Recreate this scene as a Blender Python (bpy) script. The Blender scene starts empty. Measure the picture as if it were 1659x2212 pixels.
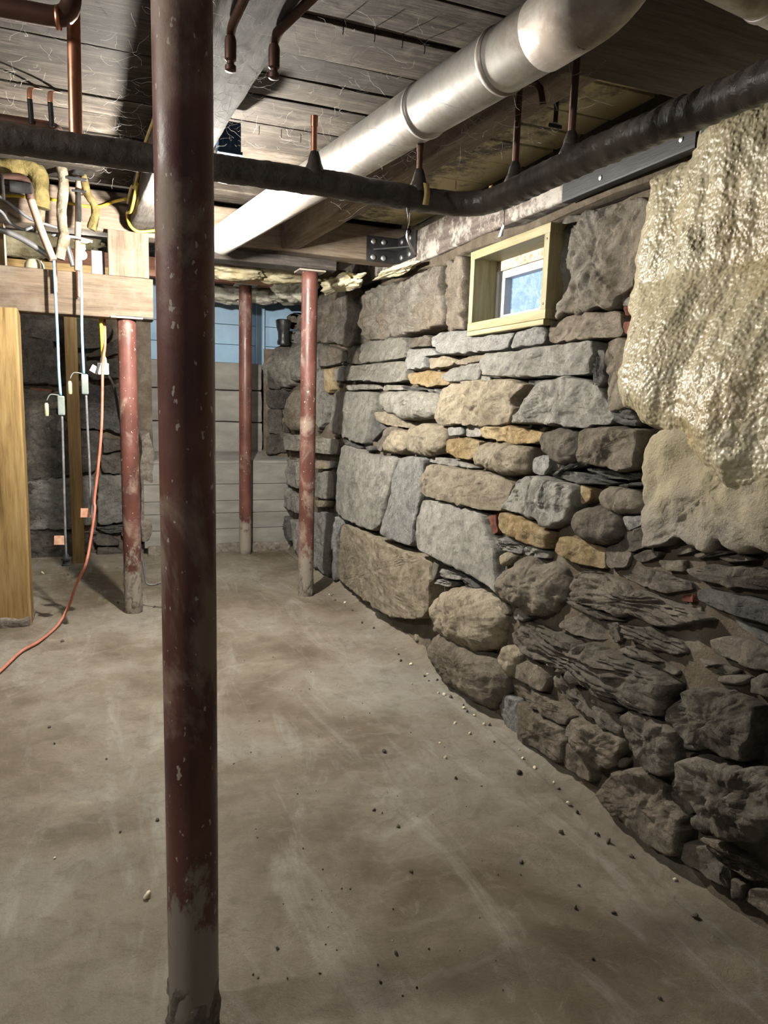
import bpy, bmesh, math, random
from math import pi, sin, cos, sqrt
from mathutils import Vector, Matrix, noise
V = Vector
random.seed(7)
SC = bpy.context.scene
COL = SC.collection

# ------------------------------------------------------------------ camera
F, CX, CY = 1534.0, 829.5, 1106.0
AX = V((0.93181, 0.02759, -0.36193)); AY = V((-0.36168, 0.15357, -0.91956)); AZ = V((0.03017, 0.98775, 0.15309))
# rows of the rotation (world = R @ camera), re-orthonormalised
AZ.normalize(); AY = (AY - AZ * AY.dot(AZ)).normalized(); AX = AY.cross(AZ)
R3 = Matrix((AX, AY, AZ))
CAM = V((0, 0, 1.3))
cd = bpy.data.cameras.new('camera'); cam = bpy.data.objects.new('camera', cd); COL.objects.link(cam)
cd.sensor_fit = 'VERTICAL'; cd.sensor_height = 36.0; cd.lens = 36.0 * F / 2212.0
cd.clip_start = 0.02
cam.matrix_world = Matrix.Translation(CAM) @ R3.to_4x4()
SC.camera = cam

# ------------------------------------------------------------------ world and exposure
w = bpy.data.worlds.new('world'); SC.world = w; w.use_nodes = True
w.node_tree.nodes['Background'].inputs[0].default_value = (1.0, 0.95, 0.88, 1)
w.node_tree.nodes['Background'].inputs[1].default_value = 0.1
SC.view_settings.view_transform = 'Standard'; SC.view_settings.look = 'None'
SC.view_settings.gamma = 1.0; SC.view_settings.use_curve_mapping = False
SC.view_settings.exposure = 0.5
LAMP_MAIN = 225.0      # watts of the bare bulb under the joist
LAMP_BACK = 24.0       # bare bulb beyond the timber beam
LAMP_FILL = 86.0      # added fill globe, out of view to the left of the viewer

# ------------------------------------------------------------------ helpers
def ray(px, py): return R3 @ V(((px - CX) / F, -(py - CY) / F, -1.0))
def onx(px, py, x): d = ray(px, py); return CAM + d * ((x - CAM.x) / d.x)
def ony(px, py, y): d = ray(px, py); return CAM + d * ((y - CAM.y) / d.y)
def onz(px, py, z): d = ray(px, py); return CAM + d * ((z - CAM.z) / d.z)

def lerp_tab(tab, t):
    if t <= tab[0][0]: return tab[0][1]
    for (a, b), (c, d) in zip(tab, tab[1:]):
        if t <= c: return b + (d - b) * (t - a) / (c - a)
    return tab[-1][1]
PROFILE = [(0, 1.50), (0.5, 1.50), (1.0, 1.56), (1.42, 1.62), (1.58, 1.70), (1.72, 1.78), (2.3, 1.81)]
def sstep(t): t = max(0.0, min(1.0, t)); return t * t * (3 - 2 * t)
def wx(z, y=3.0):                                # batter of the fieldstone wall; its far end curves in to the corner
    x = lerp_tab(PROFILE, z)
    if y > 4.9 and z < 1.85:
        x += (min(x, 1.45) - x) * sstep((y - 4.9) / 1.1) * sstep((1.85 - z) / .15)
    return x
YF = 6.08                                        # face of the far wall
def onwall(px, py):
    d = ray(px, py); t0 = 0.5; t = t0
    while t < 9:
        p = CAM + d * t
        if p.x > wx(p.z, p.y) or p.y > YF + .15: break
        t0 = t; t += 0.02
    for _ in range(14):
        m = (t0 + t) / 2; p = CAM + d * m
        if p.x > wx(p.z, p.y) or p.y > YF + .15: t = m
        else: t0 = m
    return CAM + d * t0
def wnormal(p):
    e = .05; return V((-1, (wx(p.z, p.y + e) - wx(p.z, p.y - e)) / (2 * e), .03)).normalized()

def tag(o, label=None, cat=None, group=None, kind=None):
    if label: o['label'] = label
    if cat: o['category'] = cat
    if group: o['group'] = group
    if kind: o['kind'] = kind
    return o
def empty(name, loc=(0, 0, 0), rot=(0, 0, 0)):
    o = bpy.data.objects.new(name, None); COL.objects.link(o); o.location = loc; o.rotation_euler = rot
    o.empty_display_size = 0.1
    return o
def link(name, me, mat, parent=None, loc=None, rot=None, smooth=True):
    o = bpy.data.objects.new(name, me); COL.objects.link(o)
    if mat is not None and not me.materials: me.materials.append(mat)
    if smooth and me.polygons: me.polygons.foreach_set('use_smooth', [True] * len(me.polygons))
    if loc is not None: o.location = loc
    if rot is not None: o.rotation_euler = rot
    if parent is not None:
        o.parent = parent
    return o
def mesh(name, vs, fs):
    me = bpy.data.meshes.new(name); me.from_pydata([tuple(v) for v in vs], [], fs); me.validate(); me.update(); return me
def world_loc(o):
    return o.location.copy()
def centred(vs):
    c = V((0, 0, 0))
    for v in vs: c += v
    c /= len(vs)
    return c, [v - c for v in vs]
def fr(p, f, o=4): return noise.fractal(p * f, 1.0, 2.0, o)

# ---- boxes
def box_data(sx, sy, sz, bev=0.004, c=(0, 0, 0)):
    bm = bmesh.new(); bmesh.ops.create_cube(bm, size=1)
    for v in bm.verts: v.co = V((v.co.x * sx + c[0], v.co.y * sy + c[1], v.co.z * sz + c[2]))
    if bev > 0: bmesh.ops.bevel(bm, geom=bm.edges[:], offset=bev, segments=2, profile=0.6, affect='EDGES')
    return bm
def bm_mesh(name, bm):
    me = bpy.data.meshes.new(name); bm.to_mesh(me); bm.free(); return me
def box(name, size, mat, parent=None, loc=(0, 0, 0), rot=(0, 0, 0), bev=0.004):
    return link(name, bm_mesh(name, box_data(*size, bev=bev)), mat, parent, loc, rot, smooth=False)

def timber(name, p0, p1, w, h, mat, parent=None, wob=0.004, seg=None, seed=0, bev=0.012, roundness=0.0, align=0.5):
    """A sawn timber from p0 to p1 (centre line), width w (horizontal), height h; edges worn and uneven. Local X = length."""
    p0 = V(p0); p1 = V(p1); d = p1 - p0; L = d.length
    seg = seg or max(4, int(L / 0.06))
    prof = []
    hw, hh = w / 2, h / 2
    b = min(bev, hw * 0.6, hh * 0.6)
    n = 5
    for (sx, sy, a0) in ((1, 1, 0), (-1, 1, pi / 2), (-1, -1, pi), (1, -1, 3 * pi / 2)):
        for k in range(3):
            a = a0 + k / 2 * pi / 2
            prof.append((sx * (hw - b) + b * cos(a), sy * (hh - b) + b * sin(a)))
    # add mid points on the sides for waviness
    pr = []
    m = len(prof)
    for i in range(m):
        a, c = prof[i], prof[(i + 1) % m]
        pr.append(a)
        if math.hypot(a[0] - c[0], a[1] - c[1]) > 0.05:
            e_ = min(0.1, 0.006 / math.hypot(a[0] - c[0], a[1] - c[1]))
            for t in (e_, 0.25, 0.5, 0.75, 1 - e_): pr.append((a[0] + (c[0] - a[0]) * t, a[1] + (c[1] - a[1]) * t))
    m = len(pr); vs = []; fs = []
    for i in range(seg + 1):
        x = L * (i / seg)
        for (y, z) in pr:
            q = V((x * 1.7, y * 5, z * 5)) + V((seed * 13.1, seed * 3.7, 0))
            dn = noise.noise_vector(q) * wob + noise.noise_vector(q * 4) * wob * 0.35
            vs.append(V((x, y + dn.y, z + dn.z)))
    for i in range(seg):
        for j in range(m):
            a = i * m + j; bq = i * m + (j + 1) % m
            fs.append((a, bq, bq + m, a + m))
    fs.append(tuple(range(m - 1, -1, -1))); fs.append(tuple(range(seg * m, seg * m + m)))
    fs = [tuple(reversed(f)) for f in fs]
    me = mesh(name, vs, fs)
    rot = d.to_track_quat('X', 'Z').to_euler()
    o = link(name, me, mat, parent, p0, rot)
    for p in me.polygons:
        if len(p.vertices) > 4: p.use_smooth = False
    md = o.modifiers.new('n', 'EDGE_SPLIT'); md.split_angle = math.radians(50)
    return o

# ---- tubes
def smooth_path(pts, n=8):
    pts = [V(p) for p in pts]
    if len(pts) < 3:
        return [pts[0].lerp(pts[1], i / n) for i in range(n + 1)]
    out = []
    for i in range(len(pts) - 1):
        a = pts[max(i - 1, 0)]; b = pts[i]; c = pts[i + 1]; d = pts[min(i + 2, len(pts) - 1)]
        for k in range(n):
            t = k / n
            out.append(0.5 * ((2 * b) + (c - a) * t + (2 * a - 5 * b + 4 * c - d) * t * t + (3 * b - a - 3 * c + d) * t ** 3))
    out.append(pts[-1]); return out
def resample(path, step):
    out = [path[0].copy()]; acc = 0.0
    for a, b in zip(path, path[1:]):
        L = (b - a).length
        if L < 1e-9: continue
        t = step - acc
        while t <= L:
            out.append(a.lerp(b, t / L)); t += step
        acc = L - (t - step)
    if (out[-1] - path[-1]).length > step * 0.3: out.append(path[-1].copy())
    return out
def fillet(pts, r, n=6):
    """Round the corners of a polyline with radius-like distance r."""
    pts = [V(p) for p in pts]; out = [pts[0]]
    for a, b, c in zip(pts, pts[1:], pts[2:]):
        d1 = (a - b); d2 = (c - b)
        k = min(r, d1.length * 0.49, d2.length * 0.49)
        s = b + d1.normalized() * k; e = b + d2.normalized() * k
        for i in range(n + 1):
            t = i / n
            out.append(s * (1 - t) ** 2 + b * 2 * t * (1 - t) + e * t * t)
    out.append(pts[-1]); return out
def tube_data(path, rad, sides=12, cap=True):
    """rad: float or f(i, angle, s) -> radius."""
    vs = []; fs = []
    T0 = (path[1] - path[0]).normalized()
    up = V((0, 0, 1)) if abs(T0.z) < 0.9 else V((1, 0, 0))
    N = (up - T0 * up.dot(T0)).normalized(); s = 0.0
    for i, p in enumerate(path):
        if i == 0: T = T0
        elif i == len(path) - 1: T = (path[-1] - path[-2]).normalized()
        else: T = (path[i + 1] - path[i - 1]).normalized()
        if i: s += (p - path[i - 1]).length
        N = (N - T * N.dot(T)).normalized(); B = T.cross(N)
        for j in range(sides):
            a = 2 * pi * j / sides
            r = rad(i, a, s) if callable(rad) else rad
            vs.append(p + N * (r * cos(a)) + B * (r * sin(a)))
    for i in range(len(path) - 1):
        for j in range(sides):
            a = i * sides + j; b = i * sides + (j + 1) % sides
            fs.append((a, b, b + sides, a + sides))
    if cap:
        fs.append(tuple(range(sides - 1, -1, -1))); k = (len(path) - 1) * sides; fs.append(tuple(range(k, k + sides)))
    return vs, fs
def tube(name, path, rad, mat, parent=None, sides=12, origin=None):
    """A tube given in world space; parent is assumed unrotated."""
    path = [V(p) for p in path]
    vs, fs = tube_data(path, rad, sides)
    po = parent.location if parent is not None else V((0, 0, 0))
    o0 = V(origin) if origin is not None else path[0]
    me = mesh(name, [v - o0 for v in vs], fs)
    o = link(name, me, mat, parent, o0 - po)
    for p in me.polygons:
        if len(p.vertices) > 4: p.use_smooth = False
    return o
def lathe(name, prof, mat, parent=None, loc=(0, 0, 0), rot=(0, 0, 0), sides=24):
    """prof: list of (radius, z) along local Z."""
    vs = []; fs = []
    for (r, z) in prof:
        for j in range(sides): vs.append(V((r * cos(2 * pi * j / sides), r * sin(2 * pi * j / sides), z)))
    for i in range(len(prof) - 1):
        for j in range(sides):
            a = i * sides + j; b = i * sides + (j + 1) % sides
            fs.append((a, b, b + sides, a + sides))
    fs.append(tuple(range(sides - 1, -1, -1))); k = (len(prof) - 1) * sides; fs.append(tuple(range(k, k + sides)))
    me = mesh(name, vs, fs)
    o = link(name, me, mat, parent, loc, rot)
    md = o.modifiers.new('e', 'EDGE_SPLIT'); md.split_angle = math.radians(40)
    return o

# ------------------------------------------------------------------ materials
class NT:
    def __init__(s, name):
        s.m = bpy.data.materials.new(name); s.m.use_nodes = True; s.t = s.m.node_tree
        s.b = s.t.nodes['Principled BSDF']; s.coord = None
    def n(s, t, **kw):
        x = s.t.nodes.new(t)
        for k, v in kw.items(): setattr(x, k, v)
        return x
    def l(s, a, b): s.t.links.new(a, b)
    def co(s, scale=(1, 1, 1), world=False, rnd=True, rot=(0, 0, 0)):
        if world: src = s.n('ShaderNodeNewGeometry').outputs['Position']
        else:
            src = s.n('ShaderNodeTexCoord').outputs['Object']
            if rnd:
                oi = s.n('ShaderNodeObjectInfo'); mu = s.n('ShaderNodeMath', operation='MULTIPLY'); mu.inputs[1].default_value = 37.0
                s.l(oi.outputs['Random'], mu.inputs[0]); ad = s.n('ShaderNodeVectorMath', operation='ADD')
                s.l(src, ad.inputs[0]); s.l(mu.outputs[0], ad.inputs[1]); src = ad.outputs[0]
        mp = s.n('ShaderNodeMapping'); mp.inputs['Scale'].default_value = scale; mp.inputs['Rotation'].default_value = rot
        s.l(src, mp.inputs[0]); return mp.outputs[0]
    def noise(s, co, scale, detail=6, rough=0.6, dist=0.0):
        x = s.n('ShaderNodeTexNoise'); x.inputs['Scale'].default_value = scale; x.inputs['Detail'].default_value = detail
        x.inputs['Roughness'].default_value = rough; x.inputs['Distortion'].default_value = dist; s.l(co, x.inputs['Vector']); return x.outputs['Fac']
    def voro(s, co, scale, feature='F1', out='Distance'):
        x = s.n('ShaderNodeTexVoronoi', feature=feature); x.inputs['Scale'].default_value = scale; s.l(co, x.inputs['Vector']); return x.outputs[out]
    def ramp(s, fac, stops):
        r = s.n('ShaderNodeValToRGB'); e = r.color_ramp.elements
        while len(e) < len(stops): e.new(0.5)
        for el, (p, c) in zip(e, stops):
            el.position = p; el.color = (*c, 1) if hasattr(c, '__len__') else (c, c, c, 1)
        s.l(fac, r.inputs[0]); return r.outputs[0]
    def mix(s, f, a, b, mode='MIX'):
        x = s.n('ShaderNodeMix', data_type='RGBA', blend_type=mode)
        if hasattr(f, 'links'): s.l(f, x.inputs[0])
        else: x.inputs[0].default_value = f
        for v, i in ((a, 6), (b, 7)):
            if hasattr(v, 'links'): s.l(v, x.inputs[i])
            else: x.inputs[i].default_value = (*v, 1)
        return x.outputs[2]
    def math(s, op, a, b=0.0, clamp=False):
        x = s.n('ShaderNodeMath', operation=op, use_clamp=clamp)
        for v, i in ((a, 0), (b, 1)):
            if hasattr(v, 'links'): s.l(v, x.inputs[i])
            else: x.inputs[i].default_value = v
        return x.outputs[0]
    def vary(s, col, amt=0.25):
        oi = s.n('ShaderNodeObjectInfo'); mr = s.n('ShaderNodeMapRange')
        mr.inputs['To Min'].default_value = 1 - amt; mr.inputs['To Max'].default_value = 1 + amt
        s.l(oi.outputs['Random'], mr.inputs[0]); h = s.n('ShaderNodeHueSaturation'); s.l(mr.outputs[0], h.inputs['Value']); s.l(col, h.inputs['Color'])
        return h.outputs[0]
    def bump(s, hts):
        nrm = None
        for (h, st, di) in hts:
            b = s.n('ShaderNodeBump'); b.inputs['Strength'].default_value = st; b.inputs['Distance'].default_value = di; s.l(h, b.inputs['Height'])
            if nrm is not None: s.l(nrm, b.inputs['Normal'])
            nrm = b.outputs[0]
        s.l(nrm, s.b.inputs['Normal'])
    def done(s, col, rough=0.8, metal=0.0, spec=None):
        if hasattr(col, 'links'): s.l(col, s.b.inputs['Base Color'])
        else: s.b.inputs['Base Color'].default_value = (*col, 1)
        if hasattr(rough, 'links'): s.l(rough, s.b.inputs['Roughness'])
        else: s.b.inputs['Roughness'].default_value = rough
        s.b.inputs['Metallic'].default_value = metal
        if spec is not None: s.b.inputs['Specular IOR Level'].default_value = spec
        return s.m

def m_stone(name, c1, c2, c3, speck=(0.03, 0.03, 0.03), speck_amt=0.35, pale=None, strata=False, rough=0.85, vary=0.18):
    t = NT(name); co = t.co(); 
    cs = t.co(scale=(1, 1, 6)) if strata else co
    a = t.noise(cs, 6, 7, 0.62, 0.4); col = t.ramp(a, [(0.3, c1), (0.5, c2), (0.72, c3)])
    b = t.noise(co, 2.3, 4, 0.5); col = t.mix(t.ramp(b, [(0.45, 0.0), (0.7, 0.6)]), col, pale or c3)
    mm = t.noise(co, 24, 6, 0.7); col = t.mix(t.ramp(mm, [(0.36, 0.55), (0.5, 0.0)]), col, tuple(x * 0.55 for x in c1)); col = t.mix(t.ramp(mm, [(0.54, 0.0), (0.7, 0.5)]), col, tuple(min(.9, x * 1.35) for x in c3))
    g = t.noise(co, 85, 3, 0.7); col = t.mix(t.ramp(g, [(0.56, 0.0), (0.68, speck_amt)]), col, speck)
    g2 = t.noise(co, 95, 2, 0.6); col = t.mix(t.ramp(g2, [(0.58, 0.0), (0.72, speck_amt * 0.9)]), col, tuple(min(1, x * 1.7) for x in c3))
    col = t.vary(col, vary)
    t.bump([(t.noise(cs, 12, 9, 0.78), 1.0, 0.06), (t.noise(co, 50, 6, 0.78), 1.0, 0.018)])
    return t.done(col, rough, spec=0.25)
M = {}
M['g'] = m_stone('grey granite', (0.25, 0.24, 0.215), (0.34, 0.325, 0.29), (0.42, 0.40, 0.355))
M['p'] = m_stone('pale granite', (0.28, 0.275, 0.258), (0.35, 0.342, 0.322), (0.41, 0.402, 0.38), speck_amt=0.6)
M['t'] = m_stone('tan fieldstone', (0.27, 0.22, 0.155), (0.36, 0.305, 0.22), (0.44, 0.385, 0.29))
M['o'] = m_stone('ochre sandstone', (0.30, 0.20, 0.09), (0.44, 0.315, 0.155), (0.52, 0.43, 0.28))
M['b'] = m_stone('brown fieldstone', (0.17, 0.14, 0.105), (0.25, 0.21, 0.16), (0.33, 0.285, 0.225))
M['d'] = m_stone('dark and dimmed fieldstone', (0.115, 0.098, 0.076), (0.185, 0.16, 0.128), (0.26, 0.228, 0.185))  # naturally dark stones, and lower-right ones darkened for dim light and dirt
M['s'] = m_stone('slate', (0.075, 0.073, 0.07), (0.14, 0.135, 0.125), (0.22, 0.21, 0.19), strata=True)
M['k'] = m_stone('dark granite', (0.05, 0.048, 0.047), (0.11, 0.105, 0.1), (0.17, 0.16, 0.15), speck_amt=0.7)
M['w'] = m_stone('whitish lime stained stone', (0.25, 0.232, 0.195), (0.33, 0.31, 0.262), (0.46, 0.44, 0.385), pale=(0.5, 0.48, 0.42))
M['u'] = m_stone('grey brown ledge stone', (0.16, 0.14, 0.115), (0.25, 0.225, 0.19), (0.36, 0.335, 0.29), pale=(0.27, 0.2, 0.13))
M['r'] = m_stone('red brick', (0.16, 0.05, 0.035), (0.24, 0.085, 0.06), (0.3, 0.14, 0.1))
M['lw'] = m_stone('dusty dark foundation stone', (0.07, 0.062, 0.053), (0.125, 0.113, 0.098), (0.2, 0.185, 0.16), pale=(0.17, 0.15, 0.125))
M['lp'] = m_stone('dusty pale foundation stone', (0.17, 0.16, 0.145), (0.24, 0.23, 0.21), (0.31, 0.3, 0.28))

t = NT('earth mortar'); co = t.co(world=True); a = t.noise(co, 9, 8, 0.7)
col = t.ramp(a, [(0.3, (0.10, 0.08, 0.06)), (0.55, (0.17, 0.14, 0.105)), (0.75, (0.27, 0.245, 0.205))])
t.bump([(t.noise(co, 30, 8, 0.75), 0.9, 0.03)]); M['mortar'] = t.done(col, 0.95, spec=0.1)

t = NT('slab with foam overspray'); co = t.co(); wp = t.co(world=True)
a = t.noise(co, 5, 7, 0.6); col = t.ramp(a, [(0.3, (0.155, 0.14, 0.115)), (0.55, (0.23, 0.205, 0.17)), (0.75, (0.29, 0.265, 0.225))])
sx = t.n('ShaderNodeSeparateXYZ'); t.l(wp, sx.inputs[0])
msk = t.math('ADD', sx.outputs[2], t.math('MULTIPLY', t.noise(wp, 5, 6, 0.7), 0.5)); msk = t.ramp(t.math('SUBTRACT', msk, 0.75), [(0.45, 0.0), (0.62, 0.6)])
col = t.mix(msk, col, (0.36, 0.31, 0.18)); t.bump([(t.noise(co, 22, 8, 0.7), 0.7, 0.02), (t.noise(co, 110, 4, 0.6), 0.6, 0.006)]); M['slab'] = t.done(col, 0.8, spec=0.25)

t = NT('cured spray foam'); co = t.co(world=True)
a = t.noise(co, 3, 5, 0.5); col = t.ramp(a, [(0.3, (0.25, 0.215, 0.135)), (0.5, (0.3, 0.265, 0.175)), (0.7, (0.26, 0.205, 0.11))])
b = t.noise(t.co(world=True, scale=(1, 3.0, 0.6)), 2.2, 4, 0.5); col = t.mix(t.ramp(b, [(0.6, 0.0), (0.74, 0.6)]), col, (0.33, 0.21, 0.09))
t.bump([(t.math('SUBTRACT', 1.0, t.voro(co, 85, 'SMOOTH_F1')), 0.7, 0.008), (t.noise(co, 40, 3, 0.5), 0.25, 0.008), (t.noise(co, 150, 3, 0.5), 0.3, 0.003)]); M['foam'] = t.done(col, 0.42, spec=0.45)
t = NT('foam crust edge'); co = t.co(world=True); t.bump([(t.noise(co, 60, 4, 0.6), 0.9, 0.012)]); M['foam2'] = t.done((0.62, 0.56, 0.38), 0.6)

t = NT('concrete floor'); co = t.co(world=True)
a = t.noise(co, 1.1, 6, 0.6, 0.6); col = t.ramp(a, [(0.36, (0.15, 0.118, 0.08)), (0.5, (0.27, 0.232, 0.177)), (0.66, (0.335, 0.308, 0.26))])
b = t.noise(t.co(world=True, scale=(2.2, 0.55, 1), rot=(0, 0, 0.45)), 2.6, 7, 0.65, 1.2); col = t.mix(t.ramp(b, [(0.52, 0.0), (0.68, 0.55)]), col, (0.43, 0.41, 0.36))
d = t.noise(co, 2.4, 5, 0.55, 0.3); col = t.mix(t.ramp(d, [(0.54, 0.0), (0.7, 0.6)]), col, (0.15, 0.122, 0.08)); d2 = t.noise(co, 16, 8, 0.72, 0.8); col = t.mix(t.ramp(d2, [(0.35, 0.4), (0.5, 0.0)]), col, (0.14, 0.118, 0.088)); col = t.mix(t.ramp(d2, [(0.55, 0.0), (0.72, 0.35)]), col, (0.42, 0.395, 0.34))
wv = t.n('ShaderNodeTexWave', wave_type='RINGS'); wv.inputs['Scale'].default_value = 2.2; wv.inputs['Distortion'].default_value = 14; wv.inputs['Detail'].default_value = 4; wv.inputs['Detail Scale'].default_value = 0.8
t.l(co, wv.inputs['Vector']); mk = t.math('MULTIPLY', t.ramp(wv.outputs['Fac'], [(0.93, 0.0), (1.0, 0.6)]), t.ramp(t.noise(co, 1.7, 3, 0.5), [(0.5, 0.0), (0.65, 0.35)])); col = t.mix(mk, col, (0.47, 0.45, 0.4))
f = t.noise(co, 60, 4, 0.7); col = t.mix(t.ramp(f, [(0.6, 0.0), (0.75, 0.4)]), col, (0.16, 0.14, 0.11))
t.bump([(wv.outputs['Fac'], 0.05, 0.01), (t.noise(co, 6, 10, 0.75, 1.2), 0.75, 0.05), (t.noise(co, 60, 6, 0.78), 0.9, 0.009)]); M['floor'] = t.done(col, 0.82, spec=0.25)

t = NT('board formed concrete'); co = t.co(world=True, scale=(1, 1, 3)); a = t.noise(co, 3, 7, 0.6)
col = t.ramp(a, [(0.3, (0.16, 0.15, 0.135)), (0.55, (0.225, 0.215, 0.195)), (0.75, (0.29, 0.28, 0.255))]); t.bump([(t.noise(co, 40, 6, 0.7), 0.4, 0.006)]); M['concrete'] = t.done(col, 0.9, spec=0.15)

def m_wood(name, c1, c2, c3, grain=9.0, k=0.08, rough=0.85, dust=None, vary=0.2, bumpy=0.5, dust_amt=0.5, rings=None):
    t = NT(name); co = t.co(scale=(k * 10, 10, 10))
    n0 = t.noise(t.co(scale=(k * 6, 5, 5)), grain * 0.35, 4, 0.5, 1.5); n1 = t.noise(co, grain, 9, 0.7, 0.3)
    fine = t.noise(t.co(scale=(k * 14, 24, 24)), grain, 5, 0.6)
    f = t.math('ADD', t.math('MULTIPLY', n0, 0.35), t.math('ADD', t.math('MULTIPLY', n1, 0.4), t.math('MULTIPLY', fine, 0.25)))
    col = t.ramp(f, [(0.36, c1), (0.5, c2), (0.64, c3)])
    if rings:
        wv = t.n('ShaderNodeTexWave', bands_direction='Y'); wv.inputs['Scale'].default_value = rings; wv.inputs['Distortion'].default_value = 11; wv.inputs['Detail'].default_value = 3; wv.inputs['Detail Scale'].default_value = 0.3
        t.l(t.co(scale=(0.07, 1, 1)), wv.inputs['Vector']); col = t.mix(t.ramp(wv.outputs['Fac'], [(0.5, 0.0), (1.0, 0.42)]), col, c1)
    if dust: 
        dn = t.noise(t.co(), 7, 8, 0.7); col = t.mix(t.ramp(dn, [(0.48, 0.0), (0.68, dust_amt)]), col, dust)
    col = t.vary(col, vary); t.bump([(f, bumpy, 0.008), (t.noise(co, 30, 6, 0.7), bumpy, 0.004)]); return t.done(col, rough, spec=0.2)
M['plank'] = m_wood('weathered subfloor plank', (0.008, 0.006, 0.0045), (0.031, 0.0245, 0.0185), (0.085, 0.071, 0.056), dust=(0.108, 0.094, 0.078), vary=0.45, dust_amt=.45)
M['joist'] = m_wood('dusty grey joist', (0.014, 0.012, 0.01), (0.042, 0.036, 0.031), (0.085, 0.075, 0.066), dust=(0.125, 0.116, 0.105))
M['beamb'] = m_wood('brown rough beam', (0.085, 0.062, 0.045), (0.15, 0.115, 0.085), (0.22, 0.178, 0.138), dust=(0.24, 0.205, 0.168))
M['beaml'] = m_wood('light worn timber', (0.06, 0.043, 0.03), (0.125, 0.093, 0.065), (0.185, 0.145, 0.105), dust=(0.17, 0.145, 0.118), grain=7, rings=14)
M['pine'] = m_wood('yellow treated pine', (0.075, 0.042, 0.014), (0.19, 0.125, 0.048), (0.26, 0.185, 0.085), grain=4.5, vary=0.08, rough=0.6, bumpy=0.15, rings=17)
M['pineg'] = m_wood('treated window board', (0.17, 0.145, 0.075), (0.27, 0.235, 0.13), (0.34, 0.305, 0.185), grain=8, vary=0.06, rough=0.55, bumpy=0.12, rings=22)
M['dark'] = m_wood('dark stained timber', (0.022, 0.017, 0.013), (0.05, 0.04, 0.03), (0.085, 0.068, 0.052), vary=0.1)
M['black'] = m_wood('black painted board', (0.018, 0.018, 0.019), (0.03, 0.03, 0.031), (0.05, 0.05, 0.05), rough=0.5, vary=0.05, bumpy=0.2)
M['redbeam'] = m_wood('red brown header', (0.16, 0.075, 0.05), (0.25, 0.125, 0.085), (0.33, 0.19, 0.13), vary=0.05)

t = NT('sill with foam smears'); co = t.co(scale=(0.8, 8, 8)); n1 = t.noise(co, 5, 8, 0.65)
col = t.ramp(n1, [(0.3, (0.06, 0.048, 0.042)), (0.55, (0.14, 0.115, 0.1)), (0.75, (0.22, 0.19, 0.17))])
s1 = t.noise(t.co(), 7, 8, 0.72); col = t.mix(t.ramp(s1, [(0.47, 0.0), (0.56, 0.85)]), col, (0.37, 0.35, 0.31)); t.bump([(s1, 0.5, 0.01), (n1, 0.4, 0.006)]); M['sill'] = t.done(col, 0.8, spec=0.2)

t = NT('plank with foam overspray'); co = t.co(scale=(0.9, 10, 10)); n1 = t.noise(co, 8, 8, 0.65)
col = t.ramp(n1, [(0.3, (0.04, 0.033, 0.026)), (0.55, (0.1, 0.082, 0.062)), (0.75, (0.17, 0.14, 0.11))])
wp = t.co(world=True); sx = t.n('ShaderNodeSeparateXYZ'); t.l(wp, sx.inputs[0]); s1 = t.noise(wp, 9, 8, 0.75)
mk = t.math('ADD', t.math('MULTIPLY', t.math('SUBTRACT', sx.outputs[0], 1.42), 1.5), t.math('MULTIPLY', t.math('SUBTRACT', s1, 0.5), 2.2)); col = t.mix(t.ramp(mk, [(0.05, 0.0), (0.4, 0.85)]), col, (0.5, 0.44, 0.26))
t.bump([(s1, 0.6, 0.02), (t.noise(wp, 90, 3, 0.5), 0.5, 0.006)]); M['plankfoam'] = t.done(col, 0.7)

def m_post():
    t = NT('red oxide painted steel'); tc = t.n('ShaderNodeTexCoord').outputs['Object']; co = t.co(scale=(1, 1, 0.6))
    a = t.noise(co, 9, 6, 0.6); col = t.ramp(a, [(0.3, (0.055, 0.022, 0.016)), (0.55, (0.105, 0.04, 0.031)), (0.75, (0.145, 0.064, 0.05))])
    d = t.noise(co, 5.5, 7, 0.65, 0.5); col = t.mix(t.ramp(d, [(0.53, 0.0), (0.63, 0.6)]), col, (0.27, 0.21, 0.165))
    sp = t.noise(co, 75, 2, 0.5); col = t.mix(t.ramp(sp, [(0.68, 0.0), (0.71, 0.7)]), col, (0.45, 0.4, 0.34))
    s = t.n('ShaderNodeSeparateXYZ'); t.l(tc, s.inputs[0])
    z = t.math('ADD', s.outputs[2], t.math('MULTIPLY', t.noise(co, 14, 6, 0.7), -0.75)); col = t.mix(t.ramp(t.math('ADD', z, 0.5), [(0.385, 0.92), (0.45, 0.0)]), col, (0.23, 0.205, 0.17))
    t.bump([(d, 0.2, 0.004), (t.noise(co, 60, 5, 0.7), 0.25, 0.003)]); return t.done(col, t.ramp(d, [(0.4, 0.33), (0.65, 0.7)]), spec=0.4)
M['post'] = m_post()
t = NT('mortar crust'); co = t.co(); a = t.noise(co, 25, 6, 0.7); t.bump([(t.noise(co, 60, 6, 0.75), 0.9, 0.012)]); M['crust'] = t.done(t.ramp(a, [(0.35, (0.12, 0.095, 0.075)), (0.65, (0.27, 0.245, 0.21))]), 0.95, spec=0.1)

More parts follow.
